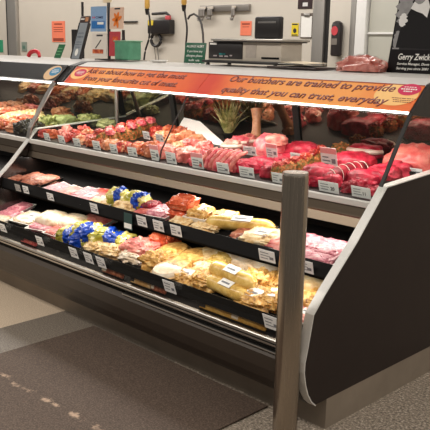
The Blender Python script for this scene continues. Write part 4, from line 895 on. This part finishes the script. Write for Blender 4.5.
# poster
p = on_y(386.2, 70.4, yl); WP = .34; 
po = thing('poster', 'black poster with a black and white portrait at the right end of the counter top', 'poster', (p.x, yl, ZT), (-.2, 0, 0)); HP = .47
M_pk = plain('poster_black', (20, 18, 20), .55, var=.05, spec=.15); M_g1 = plain('portrait_grey', (120, 118, 118), .4, var=.25, scale=30); M_g2 = plain('portrait_white', (212, 210, 208), .4, var=.08); M_g3 = plain('portrait_dark', (40, 38, 40), .55, var=.15, spec=.15)
finish(B(0, WP, 0, .006, 0, HP, .001), 'board', M_pk, po)
def flat(pts, z): # thin printed shape on the poster face (x, z)
    bm = bmesh.new(); a = [bm.verts.new((x, -z, y)) for x, y in pts]; b = [bm.verts.new((x, -z + .0006, y)) for x, y in pts]; bm.faces.new(a); bm.faces.new(b[::-1]); n = len(pts)
    for k in range(n): bm.faces.new((a[k], a[(k + 1) % n], b[(k + 1) % n], b[k]))
    return bm
finish(flat([(.008, .115), (.33, .115), (.33, .465), (.008, .465)], .0006), 'portrait_ground', M_g3, po, smooth=False)
def blobpoly(cx, cy, rx, ry, n=26, s=0, a=.08): return [(cx + rx * math.cos(2 * PI * k / n) * (1 + a * math.sin(3 * k + s)), cy + ry * math.sin(2 * PI * k / n)) for k in range(n)]
finish(flat(blobpoly(.045, .33, .045, .10, 30, 1, .3), .0013), 'portrait_backdrop', M_g1, po, smooth=False)
finish(flat(blobpoly(.028, .165, .018, .045, 24, 2, .4), .0013), 'portrait_backdrop', M_g1, po, smooth=False)
finish(flat([(.012, .117), (.05, .117), (.05, .124), (.012, .124)], .0013), 'portrait_backdrop', M_g1, po, smooth=False)
finish(flat([(.03, .125), (.33, .117), (.33, .29), (.20, .325), (.172, .335), (.08, .318), (.05, .26), (.036, .2)], .0019), 'portrait_jacket', M_pk, po, smooth=False)
finish(flat(blobpoly(.045, .262, .022, .034, 24, 2, .3), .0025), 'portrait_hand', M_g2, po, smooth=False)
finish(flat([(.078, .318), (.092, .35), (.165, .36), (.182, .325), (.176, .272), (.148, .292), (.115, .302)], .0025), 'portrait_shirt', M_g2, po, smooth=False)
finish(flat(blobpoly(.122, .40, .040, .062), .0031), 'portrait_face', M_g1, po, smooth=False)
for tx, z, w, h in (('Gerry Zwick', .066, .178, .03), ('Service Manager, Dove', .040, .178, .012), ('Serving you since 2001', .017, .178, .012)):
    b = text_bm(tx, w, h, .12, .0006, bold=.014); xform(b, Matrix.Translation((.055, -.0006, z)) @ Matrix.Rotation(PI / 2, 4, 'X')); finish(b, 'lettering', M_paper, po, smooth=False)

# ------------------------------------------------------------------ things on the back wall
def wallcard(name, label, cat, pa, pb, qa, qb, mat, th=.006, y=YW, group=None):
    a, b = on_y(pa, qb, y), on_y(pb, qa, y); w = b.x - a.x; h = b.z - a.z
    o = finish(B(-w / 2, w / 2, -th, -.001, -h / 2, h / 2, min(.002, th * .3)), name, mat, smooth=False); o.location = ((a.x + b.x) / 2, y, (a.z + b.z) / 2); tag(o, label, cat, group); return o, w, h
M_or = plain('orange_paper', (238, 128, 96), .6, var=.05)
def lines(o, w, h, mat, rows, th): 
    bm = bmesh.new()
    for z, f, t in rows: box(bm, -w * f / 2, w * f / 2, -th - .001, -th + .0002, h * z - h * t / 2, h * z + h * t / 2)
    return finish(bm, 'print', mat, o, smooth=False)
o, w, h = wallcard('notice', 'orange paper notice on the wall left of the leaflet holder', 'notice', 52.5, 65, 21, 42, M_or); lines(o, w, h, plain('notice_ink', (150, 66, 48), .6), [(.36, .6, .06), (.2, .7, .03), (.1, .7, .03), (0, .7, .03), (-.38, .8, .14)], .006)
o, w, h = wallcard('notice', 'orange paper note on the wall left of the black screen unit', 'notice', 240.5, 252, 21, 35.5, M_or); lines(o, w, h, plain('notice_ink', (150, 66, 48), .6), [(.3, .7, .1), (.1, .6, .04)], .006)
o, w, h = wallcard('warning_sign', 'yellow warning sticker on the wall between screen unit and clipboard', 'sign', 291.5, 299, 23, 36, plain('yellow_sign', (226, 200, 40), .5)); lines(o, w, h, M_inkd, [(.4, .8, .1), (-.42, .8, .08)], .006); finish(ell(w * .25, w * .25, 0), 'symbol', M_inkd, o, smooth=False).matrix_local = Matrix.Translation((0, -.0065, -.01)) @ Matrix.Rotation(PI / 2, 4, 'X')
o, w, h = wallcard('clipboard', 'clipboard with white paper hanging on the wall left of the steel door frame', 'clipboard', 300.5, 315, 13, 38, plain('board_brown', (106, 96, 88), .5), .01)
finish(B(-w * .44, w * .36, -.0125, -.0098, -h * .46, h * .38), 'paper', M_paper, o, smooth=False); finish(B(-w * .22, w * .22, -.022, -.009, h * .36, h * .48, .003), 'clip', M_chrome, o)
o, w, h = wallcard('picture', 'small dark photograph on the wall above the clipboard', 'picture', 298, 313, -4, 9, plain('photo_dark', (54, 38, 40), .4, var=.5, scale=40)); finish(B(-w * .15, w * .2, -.0075, -.0055, -h * .3, h * .0), 'pale_patch', M_g2, o, smooth=False)
o, w, h = wallcard('wall_socket', 'small grey-green switch plate on the wall above the red hoop', 'switch', 22.5, 27, 42, 51, plain('switch_grey', (134, 146, 134), .5), .012); finish(B(-w * .25, w * .25, -.016, -.011, -h * .25, h * .1), 'switch', plain('switch_green', (84, 118, 104), .5), o, smooth=False)
o, w, h = wallcard('notice', 'green notice cut off at the left edge of the back wall', 'notice', -6, 3, 40, 52, plain('notice_teal', (48, 150, 110), .5))
# knife rack
a, b = on_y(202, 9, YW), on_y(251, 9, YW); w = b.x - a.x
kr = thing('knife_rack', 'long steel wall rack with butcher tools hanging from it', 'rack', ((a.x + b.x) / 2, YW - .001, a.z))
M_rk = brushed('rack_steel', (150, 144, 138), .4, 0, .7)
finish(B(-w / 2, w / 2, -.03, 0, -.03, .03, .003), 'rail', M_rk, kr)
def tool(label, px, py, L, nblade):
    p = on_y(px, py, YW - .04); t = thing('steel_hook' if nblade > 2 else 'meat_scissors', label, 'tool', (p.x, YW - .042, a.z - .01), group=None)
    for k in range(nblade): finish(tube(bmesh.new(), [(k * .022, 0, .03), (k * .022, -.01, 0), (k * .022 + .004, -.012, -L * .6), (k * .022 - .01, -.014, -L), (k * .022 - .024, -.012, -L * .8)], [.007, .009, .011, .009, .005], 8), 'prong', M_rk, t)
    finish(B(-.01, nblade * .022, -.012, 0.0, .005, .028, .004), 'bar', M_mgrey, t); return t
tool('left cluster of grey steel hooks hanging on the wall rack', 200, 12, .10, 4); tool('second cluster of grey steel hooks hanging on the wall rack', 209, 12, .09, 3); tool('pair of steel scissors hanging at the middle of the wall rack', 233, 13, .10, 2)
# hand tool holder
p = on_y(164, 27, YW)
hh = thing('hand_tool', 'black wall-mounted hand tool with handle and yellow sticker', 'tool', (p.x, YW - .002, p.z)); u = (on_y(174, 27, YW).x - p.x) / 10
vz = (on_y(164, 17, YW).z - p.z) / 10
finish(B(-11 * u, 11 * u, -.08, 0, -7 * vz, 7 * vz, .01), 'body', M_mdk, hh)
finish(tube(bmesh.new(), [(-8 * u, -.05, 13 * vz), (6 * u, -.05, 13.6 * vz), (9 * u, -.05, 11 * vz), (9 * u, -.05, 7 * vz)], [.014, .016, .014, .012], 10), 'handle', M_mdk, hh)
finish(B(6 * u, 10 * u, -.067, -.036, 7 * vz, 11 * vz, .004), 'red_grip', plain('red_grip', (196, 80, 84), .4), hh)
finish(B(-10 * u, -5 * u, -.083, -.079, 1.5 * vz, 6.5 * vz), 'sticker', plain('yellow_sticker', (226, 200, 60), .5), hh, smooth=False)
pts = [(-5 * u + 5.0 * u * math.cos(t), -.04, -13 * vz + 6.4 * vz * math.sin(t)) for t in [2 * PI * k / 20 for k in range(21)]]
finish(tube(bmesh.new(), pts, .017, 8, False), 'ring', M_mdk, hh)
for x in (-7, -4): finish(tube(bmesh.new(), [(x * u, -.04, -19 * vz), (x * u, -.02, -30 * vz), (x * u, -.01, -40 * vz)], .004, 6), 'wire', plain('grey_wire', (120, 116, 110), .5), hh)
# hanging cables
def cable(label, pts, plug, y):
    P = [on_y(a, b, y) for a, b in pts]; q = on_y(*plug, y)
    t = thing('hanging_cable', label, 'cable', P[-1])
    sm = []
    for i in range(len(P) - 1):
        for k in range(6):
            s = k / 6; p0, p1, p2, p3 = P[max(i - 1, 0)], P[i], P[i + 1], P[min(i + 2, len(P) - 1)]
            sm.append(.5 * ((2 * p1) + (p2 - p0) * s + (2 * p0 - 5 * p1 + 4 * p2 - p3) * s * s + (3 * p1 - p0 - 3 * p2 + p3) * s ** 3) - P[-1])
    sm.append(Vector((0, 0, 0)))
    finish(tube(bmesh.new(), sm, .009, 8), 'cord', M_mdk, t)
    r = q - P[-1]
    finish(tube(bmesh.new(), [r + Vector((0, 0, .06)), r + Vector((0, 0, .05)), r - Vector((0, 0, .04)), r - Vector((0, 0, .06))], [.014, .024, .026, .012], 12), 'plug', plain('plug_yellow', (214, 168, 84), .4), t)
    finish(tube(bmesh.new(), [r - Vector((0, 0, .055)), r - Vector((0, 0, .11))], [.024, .014], 12), 'plug_collar', M_mdk, t); return t
cable('black cable with yellow plug hanging left of the hand tool', [(146, -16), (147, 3), (150, 22), (149, 38), (145.5, 50), (144, 60)], (147.2, 3), 2.5)
cable('black cable with yellow plug hanging right of the hand tool', [(184, -18), (184, 0), (185, 14), (187, 28), (186, 44), (186, 56)], (184, -1), 2.5)
P = [on_y(a, b, 2.55) for a, b in ((188, 19), (190, 15.5), (194, 14), (198.5, 17), (201.5, 24), (203, 34), (203.5, 46), (204, 58))]
hs = finish(tube(bmesh.new(), [q - P[-1] for q in P], .010, 8), 'hose', plain('hose_grey', (70, 66, 64), .45)); hs.location = P[-1]; tag(hs, 'dark flexible hose arching down behind the allergy notice', 'hose')
o, w, h = wallcard('wall_hook', 'thin black bar hook on the wall right of the leaflets', 'hook', 124, 138, 21, 22.6, M_mdk, .02)
# dark cylinder on the door
a, b = on_y(334, 56, YW - .04), on_y(345, 21, YW - .04); w = b.x - a.x; h = b.z - a.z
fe = thing('wall_dispenser', 'dark rounded wall dispenser with a red disc on the pale door', 'dispenser', ((a.x + b.x) / 2, YW - .0305 - w * .5, a.z))
finish(lathe(bmesh.new(), [(w * .4, 0), (w * .5, .01), (w * .5, h * .86), (w * .42, h * .95), (w * .2, h)], 28), 'body', plain('dispenser_black', (38, 30, 30), .35), fe)
finish(ell(w * .36, w * .4, 0, 0, 0), 'red_disc', plain('red_disc', (204, 70, 78), .4), fe, smooth=False).matrix_local = Matrix.Translation((w * .08, -w * .515, h * .72)) @ Matrix.Rotation(PI / 2, 4, 'X')
finish(B(-w * .25, w * .4, -w * .53, -w * .50, h * .32, h * .5), 'grey_label', plain('label_grey', (120, 112, 104), .5), fe, smooth=False)

# ------------------------------------------------------------------ light
def area(name, loc, rot, sx, sy, power, color=(1, .95, .88)):
    l = bpy.data.lights.new(name, 'AREA'); l.shape = 'RECTANGLE'; l.size = sx; l.size_y = sy; l.energy = power; l.color = color
    o = bpy.data.objects.new(name, l); COL.objects.link(o); o.location = loc; o.rotation_euler = rot; return o
WARM = (1, .93, .84)
area('ceiling_lamp_aisle', (-.5, -2.0, 3.3), (0, 0, 0), 5.0, .4, 96, WARM)
area('ceiling_lamp_aisle', (-4.0, -2.4, 3.3), (0, 0, 0), 5.0, .4, 108, WARM)
area('added_fill_side', (2.6, 1.0, 3.2), (0, 0, 0), .4, 4.0, 95, WARM)  # added lamp without a known source, brightens the floor at the right end
area('ceiling_lamp_back', (-4.5, 1.7, 3.2), (math.radians(12), 0, 0), 8, .4, 130, (1, .95, .9))
for x0, x1 in ((XA, -.04), (XN0, XN1)):
    w = x1 - x0; cx = (x0 + x1) / 2
    area('deck_lamp', (cx, .53, 1.225), (math.radians(8), 0, 0), w, .06, 4.5 * w, (1, .94, .86))
    area('shelf_lamp', (cx, .27, .772), (math.radians(-12), 0, 0), w, .03, 1.7 * w, (1, .94, .83))
    area('tray_lamp', (cx, .09, .586), (math.radians(-14), 0, 0), w, .03, 1.3 * w, (1, .94, .83))
wd = bpy.data.worlds.new('world'); SC.world = wd; wd.use_nodes = True
wd.node_tree.nodes['Background'].inputs[0].default_value = (.9, .84, .76, 1); wd.node_tree.nodes['Background'].inputs[1].default_value = .2
vs = SC.view_settings; SC.display_settings.display_device = 'sRGB'; vs.view_transform = 'Standard'; vs.look = 'None'; vs.gamma = 1; vs.use_curve_mapping = False; vs.exposure = 0.0
